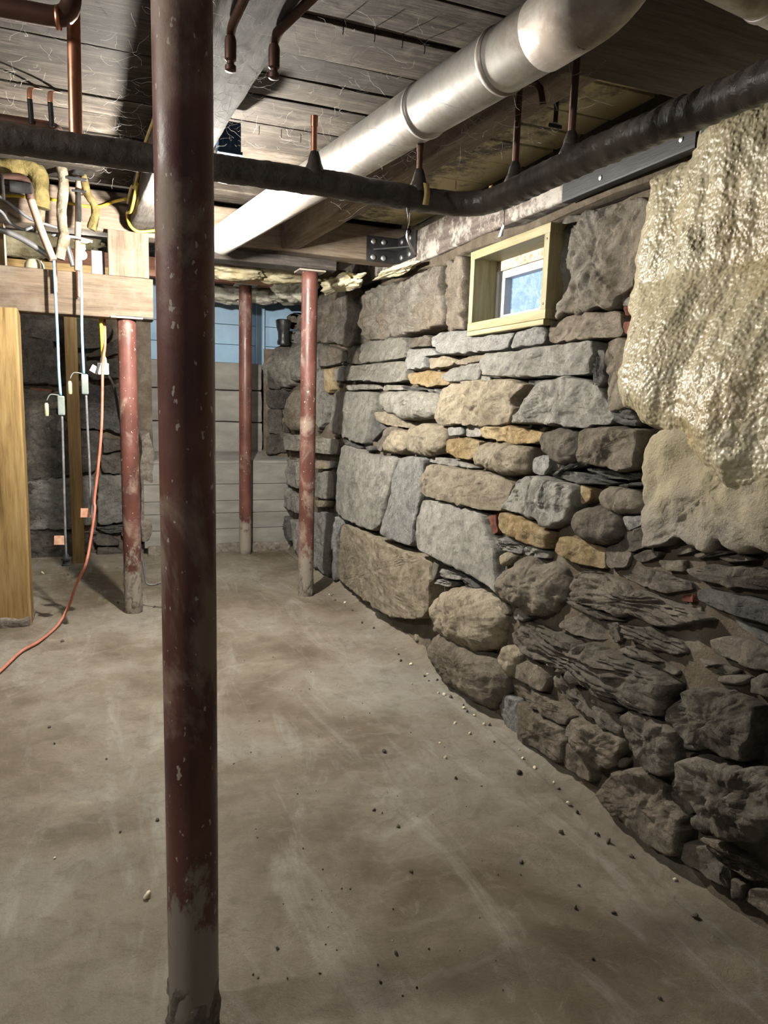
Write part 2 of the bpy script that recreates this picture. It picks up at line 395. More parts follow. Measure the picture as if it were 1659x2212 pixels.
def m_metal(name, col, rough, metal=1.0, dust=None, dsc=6, damt=0.6, d0=0.45, d1=0.7):
    t = NT(name); co = t.co(); c = col; r = rough
    if dust:
        d = t.noise(co, dsc, 7, 0.65); k = t.ramp(d, [(d0, 0.0), (d1, damt)]); c = t.mix(k, col, dust); r = t.ramp(d, [(d0, rough), (d1, min(0.9, rough + 0.35))])
    t.bump([(t.noise(co, 18, 5, 0.6), 0.12, 0.006)]); return t.done(c, r, metal)
M['duct'] = m_metal('dusty galvanised duct', (0.5, 0.49, 0.47), 0.4, 0.8, (0.2, 0.15, 0.11), 5, 0.8, 0.34, 0.62)
M['copper'] = m_metal('dull copper', (0.5, 0.24, 0.15), 0.33, 1.0, (0.1, 0.06, 0.045), 8, 0.7)
M['dcopper'] = m_metal('dark tarnished copper', (0.10, 0.055, 0.04), 0.45, 0.8, (0.05, 0.04, 0.035))
M['palepipe'] = m_metal('dusty pale copper pipe', (0.32, 0.21, 0.15), 0.5, 0.5, (0.3, 0.25, 0.2), 9, 0.8)
M['steelp'] = m_metal('grey conduit', (0.2, 0.2, 0.205), 0.4, 0.6, (0.15, 0.14, 0.13))
M['blackmetal'] = m_metal('black bracket paint', (0.02, 0.02, 0.022), 0.45, 0.3, (0.07, 0.065, 0.06))
M['bolt'] = m_metal('zinc bolt', (0.5, 0.5, 0.5), 0.45, 0.9)
M['hanger'] = m_metal('copper strap', (0.6, 0.3, 0.19), 0.4, 0.8)
M['foil'] = m_metal('foil tape', (0.75, 0.75, 0.78), 0.25, 1.0)

t = NT('black tape wrap'); co = t.co(world=True); a = t.noise(co, 10, 5, 0.6)
t.bump([(t.noise(co, 35, 4, 0.6, 1.0), 0.35, 0.01)]); M['tape'] = t.done(t.ramp(a, [(0.35, (0.024, 0.02, 0.017)), (0.7, (0.06, 0.05, 0.042))]), 0.42, spec=0.45)
def m_flat(name, c1, c2, rough=0.7, sc=12, emis=None, bumpd=0.004, spec=0.3):
    t = NT(name); co = t.co(); a = t.noise(co, sc, 5, 0.6); t.bump([(t.noise(co, sc * 3, 5, 0.65), 0.4, bumpd)]); return t.done(t.ramp(a, [(0.35, c1), (0.65, c2)]), rough, spec=spec)
M['blue'] = m_flat('pale blue foam board', (0.27, 0.42, 0.58), (0.36, 0.52, 0.68), 0.6, 3)
M['insul'] = m_flat('fibreglass batt', (0.22, 0.19, 0.11), (0.37, 0.335, 0.23), 0.95, 14, bumpd=0.03, spec=0.05)
M['insulg'] = m_flat('grey fibreglass', (0.3, 0.29, 0.25), (0.5, 0.48, 0.4), 0.95, 18, bumpd=0.03, spec=0.05)
M['yins'] = m_flat('yellow pipe insulation', (0.06, 0.045, 0.014), (0.15, 0.12, 0.05), 0.9, 14, bumpd=0.04, spec=0.1)
M['wwrap'] = m_flat('dirty white wrap', (0.07, 0.05, 0.026), (0.19, 0.17, 0.13), 0.75, 16, bumpd=0.03)
M['white'] = m_flat('white vinyl', (0.36, 0.36, 0.355), (0.44, 0.44, 0.43), 0.45, 8)
M['whiteold'] = m_flat('flaking white trim', (0.26, 0.18, 0.08), (0.45, 0.44, 0.41), 0.7, 40)
M['ycable'] = m_flat('yellow cable', (0.45, 0.32, 0.02), (0.58, 0.44, 0.06), 0.45, 20)
M['wcable'] = m_flat('dirty white cable', (0.09, 0.09, 0.1), (0.14, 0.14, 0.145), 0.5, 20)
M['ydull'] = m_flat('dusty yellow cable', (0.3, 0.22, 0.07), (0.42, 0.33, 0.14), 0.6, 20)
M['bcable'] = m_flat('light blue cord', (0.14, 0.27, 0.4), (0.22, 0.36, 0.5), 0.45, 20)
M['ocable'] = m_flat('orange cord', (0.36, 0.115, 0.075), (0.44, 0.17, 0.12), 0.5, 20)
M['gcable'] = m_flat('grey cord', (0.09, 0.09, 0.095), (0.17, 0.17, 0.17), 0.5, 20)
M['kcable'] = m_flat('black cord', (0.012, 0.012, 0.013), (0.03, 0.03, 0.03), 0.45, 20)
M['greyplastic'] = m_flat('grey green plastic', (0.12, 0.14, 0.13), (0.18, 0.2, 0.185), 0.5, 15)
M['tagp'] = m_flat('faded orange paper tag', (0.42, 0.2, 0.12), (0.55, 0.38, 0.28), 0.8, 25)
M['bbox'] = m_flat('blue plastic box', (0.02, 0.05, 0.11), (0.03, 0.075, 0.15), 0.45, 12)
M['ivory'] = m_flat('ivory porcelain', (0.3, 0.26, 0.16), (0.38, 0.34, 0.24), 0.4, 10)
M['rubber'] = m_flat('crumpled black plastic', (0.012, 0.012, 0.012), (0.03, 0.03, 0.03), 0.3, 20)
M['crumbp'] = m_flat('pale crumb', (0.5, 0.44, 0.3), (0.68, 0.62, 0.46), 0.8, 60)
M['crumbd'] = m_flat('dark crumb', (0.05, 0.04, 0.03), (0.12, 0.1, 0.08), 0.9, 60)
M['web'] = m_flat('cobweb', (0.28, 0.275, 0.26), (0.4, 0.39, 0.37), 0.9, 10)
M['leaf'] = m_flat('dry leaf', (0.05, 0.035, 0.025), (0.09, 0.06, 0.04), 0.8, 30)
def m_emit(name, c, s):
    t = NT(name); t.b.inputs['Emission Color'].default_value = (*c, 1); t.b.inputs['Emission Strength'].default_value = s; return t.done((0.8, 0.8, 0.8), 0.3)
t = NT('frosted daylight pane'); co = t.co(); a = t.noise(co, 22, 6, 0.7, 1.2); c = t.ramp(a, [(0.35, (0.14, 0.26, 0.5)), (0.5, (0.3, 0.48, 0.78)), (0.68, (0.66, 0.8, 0.98))])
dr = t.noise(co, 90, 2, 0.5); c = t.mix(t.ramp(dr, [(0.62, 0.0), (0.68, 0.7)]), c, (0.07, 0.12, 0.24))
t.l(c, t.b.inputs['Emission Color']); t.b.inputs['Emission Strength'].default_value = 0.6; M['pane'] = t.done((0.1, 0.14, 0.2), 0.1)

# ------------------------------------------------------------------ floor
def floor_h(x, y):
    h = 0.006 * fr(V((x, y, 0)), 1.3, 5) + 0.0025 * fr(V((x, y, 3)), 9, 4)
    if y < 2.6:
        h += 0.007 * math.exp(-((x - 1.395 - 0.012 * sin(3 * y)) / 0.014) ** 2)
    h += 0.05 * max(0.0, min(1.0, (x - 1.42) / 0.12)) ** 2
    return h
def grid_obj(name, x0, x1, nx, y0, y1, ny, fn, mat):
    vs = []; fs = []
    for j in range(ny + 1):
        for i in range(nx + 1):
            vs.append(fn(x0 + (x1 - x0) * i / nx, y0 + (y1 - y0) * j / ny))
    for j in range(ny):
        for i in range(nx):
            a = j * (nx + 1) + i; fs.append((a, a + 1, a + nx + 2, a + nx + 1))
    return link(name, mesh(name, vs, fs), mat)
fl = grid_obj('floor', -3.0, 1.62, 230, -0.6, 6.6, 260, lambda x, y: V((x, y, floor_h(x, y))), M['floor']); tag(fl, kind='structure')

# ------------------------------------------------------------------ right wall: mortar bed and fieldstones
wr = grid_obj('wall_right', -0.3, 7.0, 240, 0, 2.5, 84,
              lambda y, z: V((wx(z, y) + (0.16 if 2.53 < y < 3.16 and 1.67 < z < 2.0 else 0.055) - 0.04 * max(0, min(1, (2.9 - y) / .5)) * max(0, min(1, (1.05 - z) / .2)) - (.05 if y > 2.9 else .022) * max(0, 1 - z / .1) + 0.02 * fr(V((y, z, 1)), 6, 5), y, z)), M['mortar'])
tag(wr, kind='structure')
# turn the faces to the room
for p in wr.data.polygons: p.flip()

def chaikin(pts, k=0.22):
    out = []
    n = len(pts)
    for i in range(n):
        a, b = pts[i], pts[(i + 1) % n]
        out.append(a.lerp(b, k)); out.append(a.lerp(b, 1 - k))
    return out
STONES = []
def stone(pts, nrm, mat, style='f', D=None, seed=0, parent=None, back=0.075, name='stone', rough=1.0, res=1.0, smoothk=0.1, grooves=None):
    rnd = random.Random(seed * 91 + 5)
    pts = [V(p) for p in pts]
    if style == 'r': pts = chaikin(chaikin(pts, 0.25), 0.25)
    else: pts = chaikin(pts, smoothk)
    cc = sum(pts, V((0, 0, 0))) / len(pts); pts = [p + (p - cc).normalized() * 0.004 for p in pts]
    per = sum((pts[i] - pts[i - 1]).length for i in range(len(pts)))
    step = min(max(per / 90, 0.009), 0.022) / (2.0 if grooves else res)
    rs = resample(pts + [pts[0]], step)
    if (rs[-1] - rs[0]).length < step * 0.5: rs = rs[:-1]
    n = len(rs); c = sum(rs, V((0, 0, 0))) / n
    rr = [(p - c).length for p in rs]; rmean = sum(rr) / n; rmin = min(rr)
    D = D if D is not None else {'f': 0.03, 'r': 0.06, 's': 0.03}[style] * min(1.0, 0.45 + rmean / 0.25)
    D = min(D, max(.012, rmin * (1.0 if style == 'r' else .8)))
    jit = min(0.012, rmean * 0.08) * rough ** 0.5
    rs = [p + (p - c).normalized() * jit * (fr(p + V((seed, 0, 0)), 16, 3) * 1.4) for p in rs]
    if style == 'r':
        S = [(1, -back), (1, 0)] + [(s, D * (1 - s ** 3.2) ** 0.55) for s in (0.992, 0.975, 0.95, 0.91, 0.86, 0.8, 0.73, 0.66, 0.58, 0.5, 0.42, 0.34, 0.26, 0.18, 0.09)]
    else:
        S = [(1, -back), (1, 0), ('i', 0.002, 0.5), ('i', 0.006, 0.82), ('i', 0.015, 0.96), ('i', 0.042, 1.0)]
        k = max(3, min(16, int(rmean / 0.018))) * (2 if grooves else 1)
        S += [('q', 1 - j / k) for j in range(1, k)]
    lim = min(0.45, 0.045 / max(rmin, 0.02))
    pl = []
    for _ in range(rnd.choice((2, 3, 4))):
        a = rnd.uniform(0, 2 * pi); pl.append((rnd.uniform(-0.01, 0.02), cos(a) * rnd.uniform(0.02, 0.22) * min(1, .14 / rmean), sin(a) * rnd.uniform(0.02, 0.22) * min(1, .14 / rmean)))
    e1 = V((0, 0, 1)); e2 = nrm.cross(e1).normalized()
    # main axis for strata
    ax = max(rs, key=lambda p: (p - c).length) - c; ax.normalize(); ay = nrm.cross(ax)
    amp = {'f': 0.017, 'r': 0.016, 's': 0.010}[style] * rough * min(1.0, 0.4 + rmean / 0.2)
    vs = []; fs = []
    sd = V((seed * 1.37, seed * 0.71, seed * 2.13))
    def disp(p, h, w_):
        q = p - c
        if style != 'r':
            for (o_, sx_, sy_) in pl: h = min(h, D * 1.0 + o_ + q.dot(e2) * sx_ + q.dot(e1) * sy_)
        h += w_ * amp * (fr(p + sd, 9, 5) + 0.8 * (abs(noise.noise((p + sd) * 17)) - 0.25) + 0.5 * (abs(noise.noise((p + sd) * 38)) - 0.25))
        if style == 's':
            u = q.dot(ax); v = q.dot(ay); tt = v * 55 + 2.2 * noise.noise(V((u * 5, v * 14, seed)))
            h += w_ * 0.016 * ((tt % 1.0) - 0.5) + w_ * 0.010 * noise.noise(V((u * 6, v * 40, seed)))
        for (ga, gb) in grooves or ():
            ab = gb - ga; tt = max(0, min(1, (p - ga).dot(ab) / ab.length_squared)); dd = (p - ga - ab * tt); dd -= nrm * dd.dot(nrm)
            if dd.length < .011: h -= .016 * (1 - (dd.length / .011) ** 2)
        return h
    lastins = [0] * n
    for S_ in S:
        for i, p in enumerate(rs):
            if S_[0] == 'i':
                s = 1 - min(S_[1] / rr[i], lim * S_[1] / 0.042); h = D * S_[2]; w_ = 0.35 + 0.65 * S_[2]; lastins[i] = s
            elif S_[0] == 'q': s = lastins[i] * S_[1]; h = D * (1.0 + 0.12 * (1 - S_[1])); w_ = 1
            else: s, h = S_; w_ = 0.0 if h < 0 else 0.4 if s == 1 else 1
            q = c + (p - c) * s
            vs.append(q + nrm * (disp(q, h, w_) if h >= 0 and not (s == 1 and h < 0) else h))
    vs.append(c + nrm * disp(c, D * (1.12 if style != 'r' else 1), 1))
    m = len(S)
    for k in range(m - 1):
        for i in range(n):
            a = k * n + i; b = k * n + (i + 1) % n
            fs.append((a, b, b + n, a + n))
    k = (m - 1) * n
    for i in range(n): fs.append((k + i, k + (i + 1) % n, len(vs) - 1))
    me = mesh(name, [v - c for v in vs], fs)
    # outward orientation
    if sum(p.normal.dot(nrm) * p.area for p in me.polygons) < 0: me.flip_normals()
    po = parent.location if parent is not None else V((0, 0, 0))
    return link(name, me, mat, parent, c - po)

NX = V((-1, 0, 0.03)).normalized(); NY = V((0, -1, 0))
POLYS = []
def inpoly(y, z):
    for P in POLYS:
        ins = False; n = len(P)
        for i in range(n):
            (y1, z1), (y2, z2) = P[i], P[i - 1]
            if (z1 > z) != (z2 > z) and y < (y2 - y1) * (z - z1) / (z2 - z1) + y1: ins = not ins
        if ins: return True
    return False
SHEET = {4: (560, 540, 2.592), 5: (1000, 440, 2.517), 6: (900, 1100, 2.186), 3: (0, 600, 2.37)}
def native(sheet, flat):
    x0, y0, s = SHEET[sheet]; return [(x0 + flat[i] / s, y0 + flat[i + 1] / s) for i in range(0, len(flat), 2)]
cnt = 0
def S4(sheet, mat, style, *flat, D=None, rough=1.0, grooves=None):
    """One fieldstone of the right wall; the outline is laid on the battered wall surface."""
    global cnt; cnt += 1
    pts = [onwall(*q) for q in native(sheet, flat)]
    POLYS.append([(p.y, p.z) for p in pts])
    return stone(pts, wnormal(sum(pts, V((0, 0, 0))) / len(pts)), M[mat], style, D, seed=cnt, parent=wr, rough=rough, grooves=grooves)
# upper ledge stones
S4(4, 'u', 'f', 250,215, 420,190, 600,182, 592,260, 572,420, 556,512, 520,545, 440,520, 330,512, 245,505, 240,350, D=.05, rough=1.8)
S4(4, 'u', 'f', 606,240, 720,200, 860,180, 960,122, 1042,88, 1052,180, 1088,380, 1060,430, 930,462, 860,472, 730,502, 640,500, 590,480, 600,380, D=.06, rough=2.2)
S4(4, 'b', 'f', 1056,86, 1150,45, 1180,60, 1172,140, 1168,250, 1172,450, 1100,452, 1080,400, 1068,250, D=.05, rough=2.0)
S4(5, 'u', 'f', 606,90, 780,30, 900,6, 1000,-24, 1060,20, 1060,200, 1000,380, 900,500, 862,572, 700,592, 600,612, 512,640, 500,560, 520,400, 570,330, 600,250, 590,150, D=.05, rough=1.5)
S4(4, 'u', 'r', 160,372, 200,350, 242,352, 242,442, 170,446, D=.03); S4(4, 'g', 'f', 150,458, 242,452, 242,518, 150,522)
# capping course
S4(4, 'w', 'f', 560,528, 600,516, 740,497, 838,492, 843,540, 840,604, 700,628, 570,634, 556,580, D=.04)
S4(4, 'd', 'f', 508,562, 553,532, 560,636, 510,640)
S4(4, 'd', 'f', 848,498, 955,482, 980,500, 972,540, 900,545, 848,548)
S4(4, 'p', 'f', 982,492, 1030,466, 1046,520, 1018,556, 978,540)
S4(4, 'p', 'f', 848,562, 968,554, 1010,562, 1014,588, 960,598, 950,668, 852,673, D=.04)
S4(4, 'p', 'f', 1026,502, 1080,462, 1300,446, 1462,432, 1446,480, 1424,556, 1200,578, 1060,588, 1024,570, D=.05)
S4(4, 'p', 'f', 1474,426, 1646,397, 1642,528, 1560,543, 1446,555, D=.05)
S4(5, 'b', 'f', 508,650, 620,616, 700,594, 848,586, 878,604, 876,718, 800,733, 620,748, 503,764, D=.04)
S4(5, 'g', 'f', 158,818, 350,803, 500,778, 738,744, 728,850, 700,928, 520,942, 300,946, 152,938, 134,900, 142,842, D=.055)
S4(5, 's', 's', 746,800, 780,800, 786,955, 762,1003, 728,990, 733,900)
S4(5, 'b', 'f', 792,748, 905,742, 960,760, 960,1110, 822,1124, 803,1000, 792,870)
# small ochre course
S4(4, 'w', 'f', 500,652, 640,642, 836,622, 840,680, 824,736, 720,746, 600,732, 502,732, 490,690, D=.04)
S4(4, 'g', 'f', 432,668, 486,656, 484,733, 432,733)
S4(4, 'o', 'f', 847,692, 960,683, 1043,692, 1046,752, 940,762, 862,747)
S4(4, 't', 'f', 972,608, 1060,598, 1082,625, 1058,648, 964,672)
S4(4, 't', 'f', 1102,627, 1160,608, 1276,583, 1282,600, 1230,628, 1122,647)
S4(4, 'g', 'f', 1053,700, 1092,663, 1256,634, 1262,688, 1238,731, 1082,741, 1053,730)
S4(4, 'g', 'f', 1250,705, 1296,714, 1298,733, 1247,738)
S4(4, 'w', 'f', 492,757, 658,752, 668,778, 502,787); S4(4, 'w', 'f', 692,757, 798,757, 802,783, 684,787)
S4(4, 's', 's', 812,762, 918,771, 928,783, 860,792, 812,784); S4(4, 's', 's', 936,777, 1048,792, 1038,822, 962,794)
S4(4, 'g', 'f', 417,793, 653,797, 648,880, 628,960, 603,1090, 560,1078, 470,1038, 377,1003, 397,900, D=.035, rough=0.8)
S4(4, 'w', 'r', 672,802, 760,790, 880,793, 1010,800, 1040,840, 1016,884, 1000,932, 870,955, 800,940, 720,908, 668,850, D=.05)
S4(4, 't', 'f', 1062,782, 1130,747, 1280,737, 1428,722, 1545,760, 1450,866, 1486,900, 1458,966, 1380,982, 1150,982, 1052,977, 1018,940, 1042,850, D=.05, rough=1.4)
S4(5, 'g', 'f', 344,1150, 400,1052, 480,953, 600,948, 738,990, 788,1060, 817,1150, 797,1196, 640,1211, 480,1201, 326,1192, D=.055, rough=1.4)
S4(5, 's', 's', 357,962, 468,960, 440,1000, 400,1020, 360,990)
S4(5, 's', 's', 828,1132, 918,1124, 980,1188, 958,1211, 842,1190)
S4(4, 't', 'f', 667,907, 720,907, 828,970, 836,998, 760,985, 672,963); S4(4, 's', 'f', 642,962, 698,977, 712,1000, 662,1058, 642,1076)
S4(4, 'u', 'f', 662,1088, 722,1002, 760,987, 788,1010, 720,1078, 700,1127, 672,1117)
S4(4, 't', 'r', 718,1072, 780,1008, 838,1012, 838,1130, 780,1142, 714,1125)
S4(4, 't', 'r', 848,1000, 900,978, 1020,983, 1064,1010, 1056,1100, 1020,1142, 930,1148, 848,1132, 836,1060, D=.06)
S4(4, 'p', 'f', 1066,992, 1153,990, 1153,1038, 1071,1043); S4(4, 'g', 'f', 1171,987, 1252,987, 1252,1047, 1167,1043)
S4(4, 'o', 'f', 1262,992, 1400,988, 1500,1002, 1602,1022, 1578,1082, 1480,1087, 1350,1067, 1262,1048)
S4(4, 'o', 'f', 1076,1062, 1180,1051, 1237,1076, 1227,1110, 1187,1177, 1102,1152, 1067,1138)
S4(4, 't', 'r', 1258,1083, 1340,1077, 1500,1097, 1545,1110, 1534,1180, 1512,1250, 1430,1255, 1290,1228, 1201,1202, 1206,1140, D=.05)
S4(5, 'p', 'f', 397,1382, 468,1373, 477,1438, 448,1476, 393,1458)
S4(5, 'd', 'r', 452,1258, 530,1222, 600,1222, 672,1268, 684,1370, 622,1413, 540,1413, 466,1362, 446,1310, D=.06)
S4(5, 'b', 'f', 703,1228, 850,1218, 1003,1233, 1008,1300, 988,1437, 900,1447, 780,1437, 673,1407, 683,1310, 692,1262, D=.06, rough=1.2)
S4(5, 's', 's', 1032,1292, 1053,1292, 1040,1420, 1016,1497, 1006,1450)
S4(5, 's', 's', 522,1488, 560,1453, 700,1473, 836,1518, 828,1528, 622,1517); S4(5, 's', 's', 684,1441, 780,1443, 898,1480, 888,1498, 760,1488)
S4(5, 's', 's', 492,1488, 540,1422, 648,1402, 676,1420, 560,1448); S4(5, 's', 's', 852,1531, 978,1513, 983,1533, 900,1538); S4(5, 's', 's', 882,1471, 958,1462, 973,1493, 900,1502)
S4(4, 'g', 'f', 962,1162, 1030,1162, 1102,1191, 1088,1212, 953,1186); S4(4, 'g', 'f', 1112,1182, 1178,1202, 1198,1222, 1132,1213)
S4(4, 'g', 'f', 473,1093, 560,1112, 640,1152, 787,1163, 777,1260, 738,1400, 698,1536, 650,1571, 560,1537, 480,1497, 448,1468, 443,1380, 458,1200, D=.04, rough=0.8)
S4(4, 'p', 'f', 802,1168, 870,1158, 952,1168, 938,1260, 928,1380, 898,1480, 877,1560, 877,1650, 770,1626, 704,1587, 724,1480, 763,1330, D=.04, rough=0.8)
S4(4, 't', 'f', 962,1212, 1000,1198, 1150,1233, 1300,1243, 1436,1302, 1427,1350, 1378,1461, 1320,1457, 1230,1447, 1100,1417, 953,1378, 948,1300, D=.05)
S4(5, 'g', 'f', 333,1488, 480,1503, 617,1533, 652,1582, 637,1650, 597,1717, 500,1770, 420,1717, 340,1686, 249,1661, 273,1600, D=.05, grooves=[tuple(onwall(*q) for q in native(5, g)) for g in ((332,1480, 318,1612), (410,1490, 400,1622), (500,1500, 484,1650), (588,1520, 565,1670))])
S4(5, 'o', 'f', 661,1533, 702,1562, 697,1608, 652,1631)
S4(5, 'b', 'r', 760,1558, 830,1543, 950,1558, 1007,1620, 1002,1682, 920,1692, 800,1672, 748,1630)
S4(5, 'd', 'r', 622,1698, 680,1657, 760,1647, 842,1677, 893,1740, 873,1822, 800,1858, 700,1838, 637,1792, D=.06)
S4(5, 'p', 'f', 888,1702, 998,1692, 995,1738, 900,1780); S4(5, 'd', 'f', 848,1838, 902,1792, 998,1754, 998,1867, 920,1886, 853,1867)
S4(5, 'o', 'f', 232,1683, 320,1693, 430,1743, 497,1792, 478,1876, 430,1867, 330,1827, 243,1788, 218,1740, D=.04)
S4(5, 'o', 'f', 533,1841, 572,1808, 700,1848, 787,1882, 777,1981, 700,1967, 600,1932, 528,1898, D=.04)
S4(5, 'd', 'f', 793,1872, 850,1853, 922,1901, 898,1977, 830,1981, 793,1958)
# big faces low in the wall
S4(4, 'g', 'f', 932,1403, 1010,1403, 1200,1463, 1286,1482, 1298,1560, 1342,1680, 1362,1840, 1420,1960, 1340,1890, 1262,1842, 1180,1806, 1100,1767, 1000,1717, 914,1667, 908,1550, D=.045, rough=0.7)
S4(4, 'r', 'f', 1293,1492, 1332,1483, 1338,1578, 1311,1587)
S4(4, 'g', 's', 1342,1622, 1400,1612, 1477,1651, 1468,1702, 1390,1678, 1342,1660); S4(4, 'g', 's', 1502,1662, 1560,1653, 1638,1692, 1636,1727, 1560,1722, 1493,1700)
S4(4, 't', 'r', 1363,1710, 1410,1688, 1453,1710, 1400,1773, 1363,1762)
S4(4, 't', 'f', 483,1534, 600,1574, 720,1643, 850,1693, 967,1742, 977,1850, 968,2000, 938,2056, 860,2066, 750,2046, 640,1976, 500,1876, 449,1828, 459,1720, 473,1602, D=.05, rough=0.8)
S4(4, 'd', 'f', 987,1748, 1012,1762, 998,1830, 983,1856)
S4(4, 'g', 's', 1022,1782, 1118,1811, 1138,1848, 1032,1838); S4(4, 'g', 's', 992,1843, 1078,1852, 1078,1887, 992,1868); S4(4, 's', 's', 1142,1832, 1200,1842, 1238,1898, 1182,1898); S4(4, 's', 's', 1232,1902, 1338,1932, 1348,1968, 1262,1940)
S4(6, 't', 'r', 90,440, 150,386, 260,365, 372,407, 424,470, 434,560, 392,664, 320,670, 220,644, 138,592, 90,510, D=.09)
S4(6, 'b', 'r', 86,600, 150,580, 250,636, 372,686, 434,760, 444,830, 412,934, 340,934, 248,874, 128,772, 80,690, D=.09)  # lower-right stones from here: dim light and dirt put into brown and dark mixes
S4(6, 'b', 'r', 414,310, 500,246, 570,226, 682,266, 724,330, 724,400, 682,494, 590,504, 508,464, 436,424, 404,360, D=.08, rough=1.6)
S4(6, 't', 'r', 402,690, 450,636, 504,668, 504,720, 460,804, 426,760); S4(6, 'g', 'f', 462,482, 500,463, 547,510, 520,527, 463,518); S4(6, 'b', 'f', 392,462, 428,434, 447,490, 430,497)
S4(6, 'p', 'f', 422,874, 486,900, 496,1082, 432,1026, 404,942); S4(6, 'b', 'f', 500,908, 600,973, 716,1037, 737,1090, 718,1196, 600,1136, 503,1087, D=.04)
S4(6, 'b', 'f', 742,1098, 828,1172, 857,1286, 800,1266, 718,1206, D=.04)
S4(6, 'b', 'f', 724,1042, 780,988, 880,1033, 997,1082, 1007,1140, 958,1217, 880,1231, 832,1158, 762,1088, D=.06, rough=1.5)
S4(6, 'b', 'f', 472,812, 520,823, 620,883, 700,933, 756,980, 718,1021, 640,986, 560,926, 490,877, 463,840, D=.05); S4(6, 'b', 'f', 473,742, 540,713, 617,742, 637,800, 627,866, 560,827, 482,797, D=.04)
S4(6, 'd', 'f', 643,790, 680,773, 760,833, 860,903, 957,952, 997,1010, 987,1076, 920,1036, 800,956, 700,876, 652,838, D=.05, rough=1.4); S4(6, 'd', 'r', 820,870, 880,863, 972,918, 972,967, 890,947, 828,905)
S4(6, 'd', 's', 453,590, 500,543, 560,538, 700,593, 850,643, 930,663, 1010,703, 1150,763, 1286,832, 1237,900, 1217,981, 1100,946, 940,886, 800,816, 650,736, 540,686, 472,638, D=.07, rough=2.0)
S4(6, 'd', 's', 742,342, 800,284, 900,303, 1000,373, 1200,433, 1405,521, 1300,542, 1150,547, 1000,507, 880,467, 760,437, 724,390, D=.06, rough=1.6)
S4(6, 'd', 'f', 1010,293, 1050,268, 1150,303, 1286,342, 1286,378, 1180,397, 1080,367, 966,312, D=.05)
S4(6, 's', 'f', 1313,383, 1380,373, 1660,443, 1760,470, 1760,575, 1660,541, 1500,487, 1313,427, D=.05, rough=.6); S4(6, 's', 's', 1484,514, 1660,594, 1760,640, 1740,670, 1660,637, 1540,567)
S4(6, 'd', 'f', 1404,622, 1480,603, 1660,653, 1760,690, 1760,800, 1660,757, 1560,727, 1440,687, D=.04)
S4(6, 'd', 'f', 1250,930, 1320,850, 1440,833, 1540,867, 1612,900, 1643,980, 1643,1080, 1600,1183, 1520,1173, 1380,1113, 1278,1062, 1222,980, D=.07, rough=1.5)
S4(6, 'd', 'f', 1003,963, 1060,948, 1150,983, 1228,1012, 1267,1062, 1277,1140, 1267,1217, 1210,1252, 1130,1217, 1072,1128, 1023,1050, D=.06, rough=1.8); S4(6, 'd', 'f', 1012,1073, 1060,1133, 1106,1208, 1080,1208, 1022,1140)
S4(6, 'd', 'f', 1302,1183, 1380,1168, 1500,1183, 1660,1213, 1780,1260, 1790,1480, 1700,1560, 1600,1543, 1560,1563, 1440,1517, 1362,1428, 1293,1310, 1293,1232, D=.07, rough=1.5)
S4(6, 'b', 'f', 902,1327, 960,1253, 1050,1203, 1140,1253, 1197,1292, 1207,1360, 1297,1442, 1307,1500, 1277,1560, 1267,1646, 1180,1596, 1080,1506, 962,1418, D=.06, rough=1.3)
S4(6, 'd', 'r', 1218,1270, 1280,1252, 1293,1310, 1282,1352, 1218,1332); S4(6, 'd', 'f', 1207,1333, 1280,1368, 1317,1430, 1290,1437, 1222,1372); S4(6, 'd', 'r', 1308,1450, 1360,1437, 1403,1500, 1370,1533, 1308,1502)
S4(6, 'd', 'f', 1273,1657, 1293,1563, 1400,1603, 1437,1660, 1497,1786, 1400,1736, D=.05); S4(6, 'b', 's', 1363,1543, 1450,1573, 1560,1643, 1660,1723, 1740,1790, 1720,1800, 1660,1757, 1560,1737, 1472,1668, 1393,1600, D=.05)
S4(6, 'd', 's', 1442,1663, 1488,1692, 1498,1760, 1480,1786, 1442,1730); S4(6, 'd', 'f', 1502,1743, 1557,1772, 1557,1828, 1502,1836); S4(6, 'b', 'f', 1577,1793, 1660,1793, 1760,1830, 1770,1960, 1660,1900, 1563,1848, D=.05)
S4(6, 'g', 'r', 1268,1090, 1300,1078, 1362,1110, 1352,1132, 1268,1132); S4(6, 'b', 'f', 1262,1152, 1300,1152, 1290,1188); S4(6, 'd', 'r', 958,1180, 1000,1168, 1008,1210, 958,1228)
S4(6, 'd', 'f', 702,522, 800,498, 886,532, 916,607, 850,617, 760,587, 684,550); S4(6, 'd', 's', 912,543, 957,533, 977,617, 932,627); S4(6, 'd', 's', 963,543, 1100,563, 1246,622, 1296,678, 1230,687, 1120,647, 1002,607)
S4(6, 'd', 's', 1000,643, 1150,703, 1247,762, 1247,787, 1150,747, 946,668); S4(6, 'd', 's', 1262,703, 1400,713, 1536,762, 1500,787, 1380,757); S4(6, 'd', 'r', 1428,790, 1540,778, 1593,800, 1550,832, 1438,822); S4(6, 'd', 'f', 1592,803, 1660,773, 1720,800, 1720,900, 1660,877, 1602,867)
S4(6, 'd', 's', 722,413, 800,443, 900,493, 990,528, 880,517, 780,478, 722,448); S4(6, 'd', 'f', 1032,222, 1090,198, 1147,202, 1138,228, 1060,247); S4(6, 'd', 'f', 1143,243, 1267,243, 1277,297, 1180,287)
S4(6, 'd', 'f', 1283,283, 1400,263, 1660,283, 1760,310, 1760,400, 1660,377, 1500,367, 1352,338); S4(6, 'd', 'f', 1203,192, 1300,183, 1308,200, 1220,217); S4(6, 'd', 's', 1313,212, 1440,193, 1477,210, 1332,232); S4(6, 'd', 's', 1443,227, 1540,213, 1597,240, 1500,248)
S4(6, 'r', 'f', 1262,412, 1298,403, 1298,437, 1253,430)
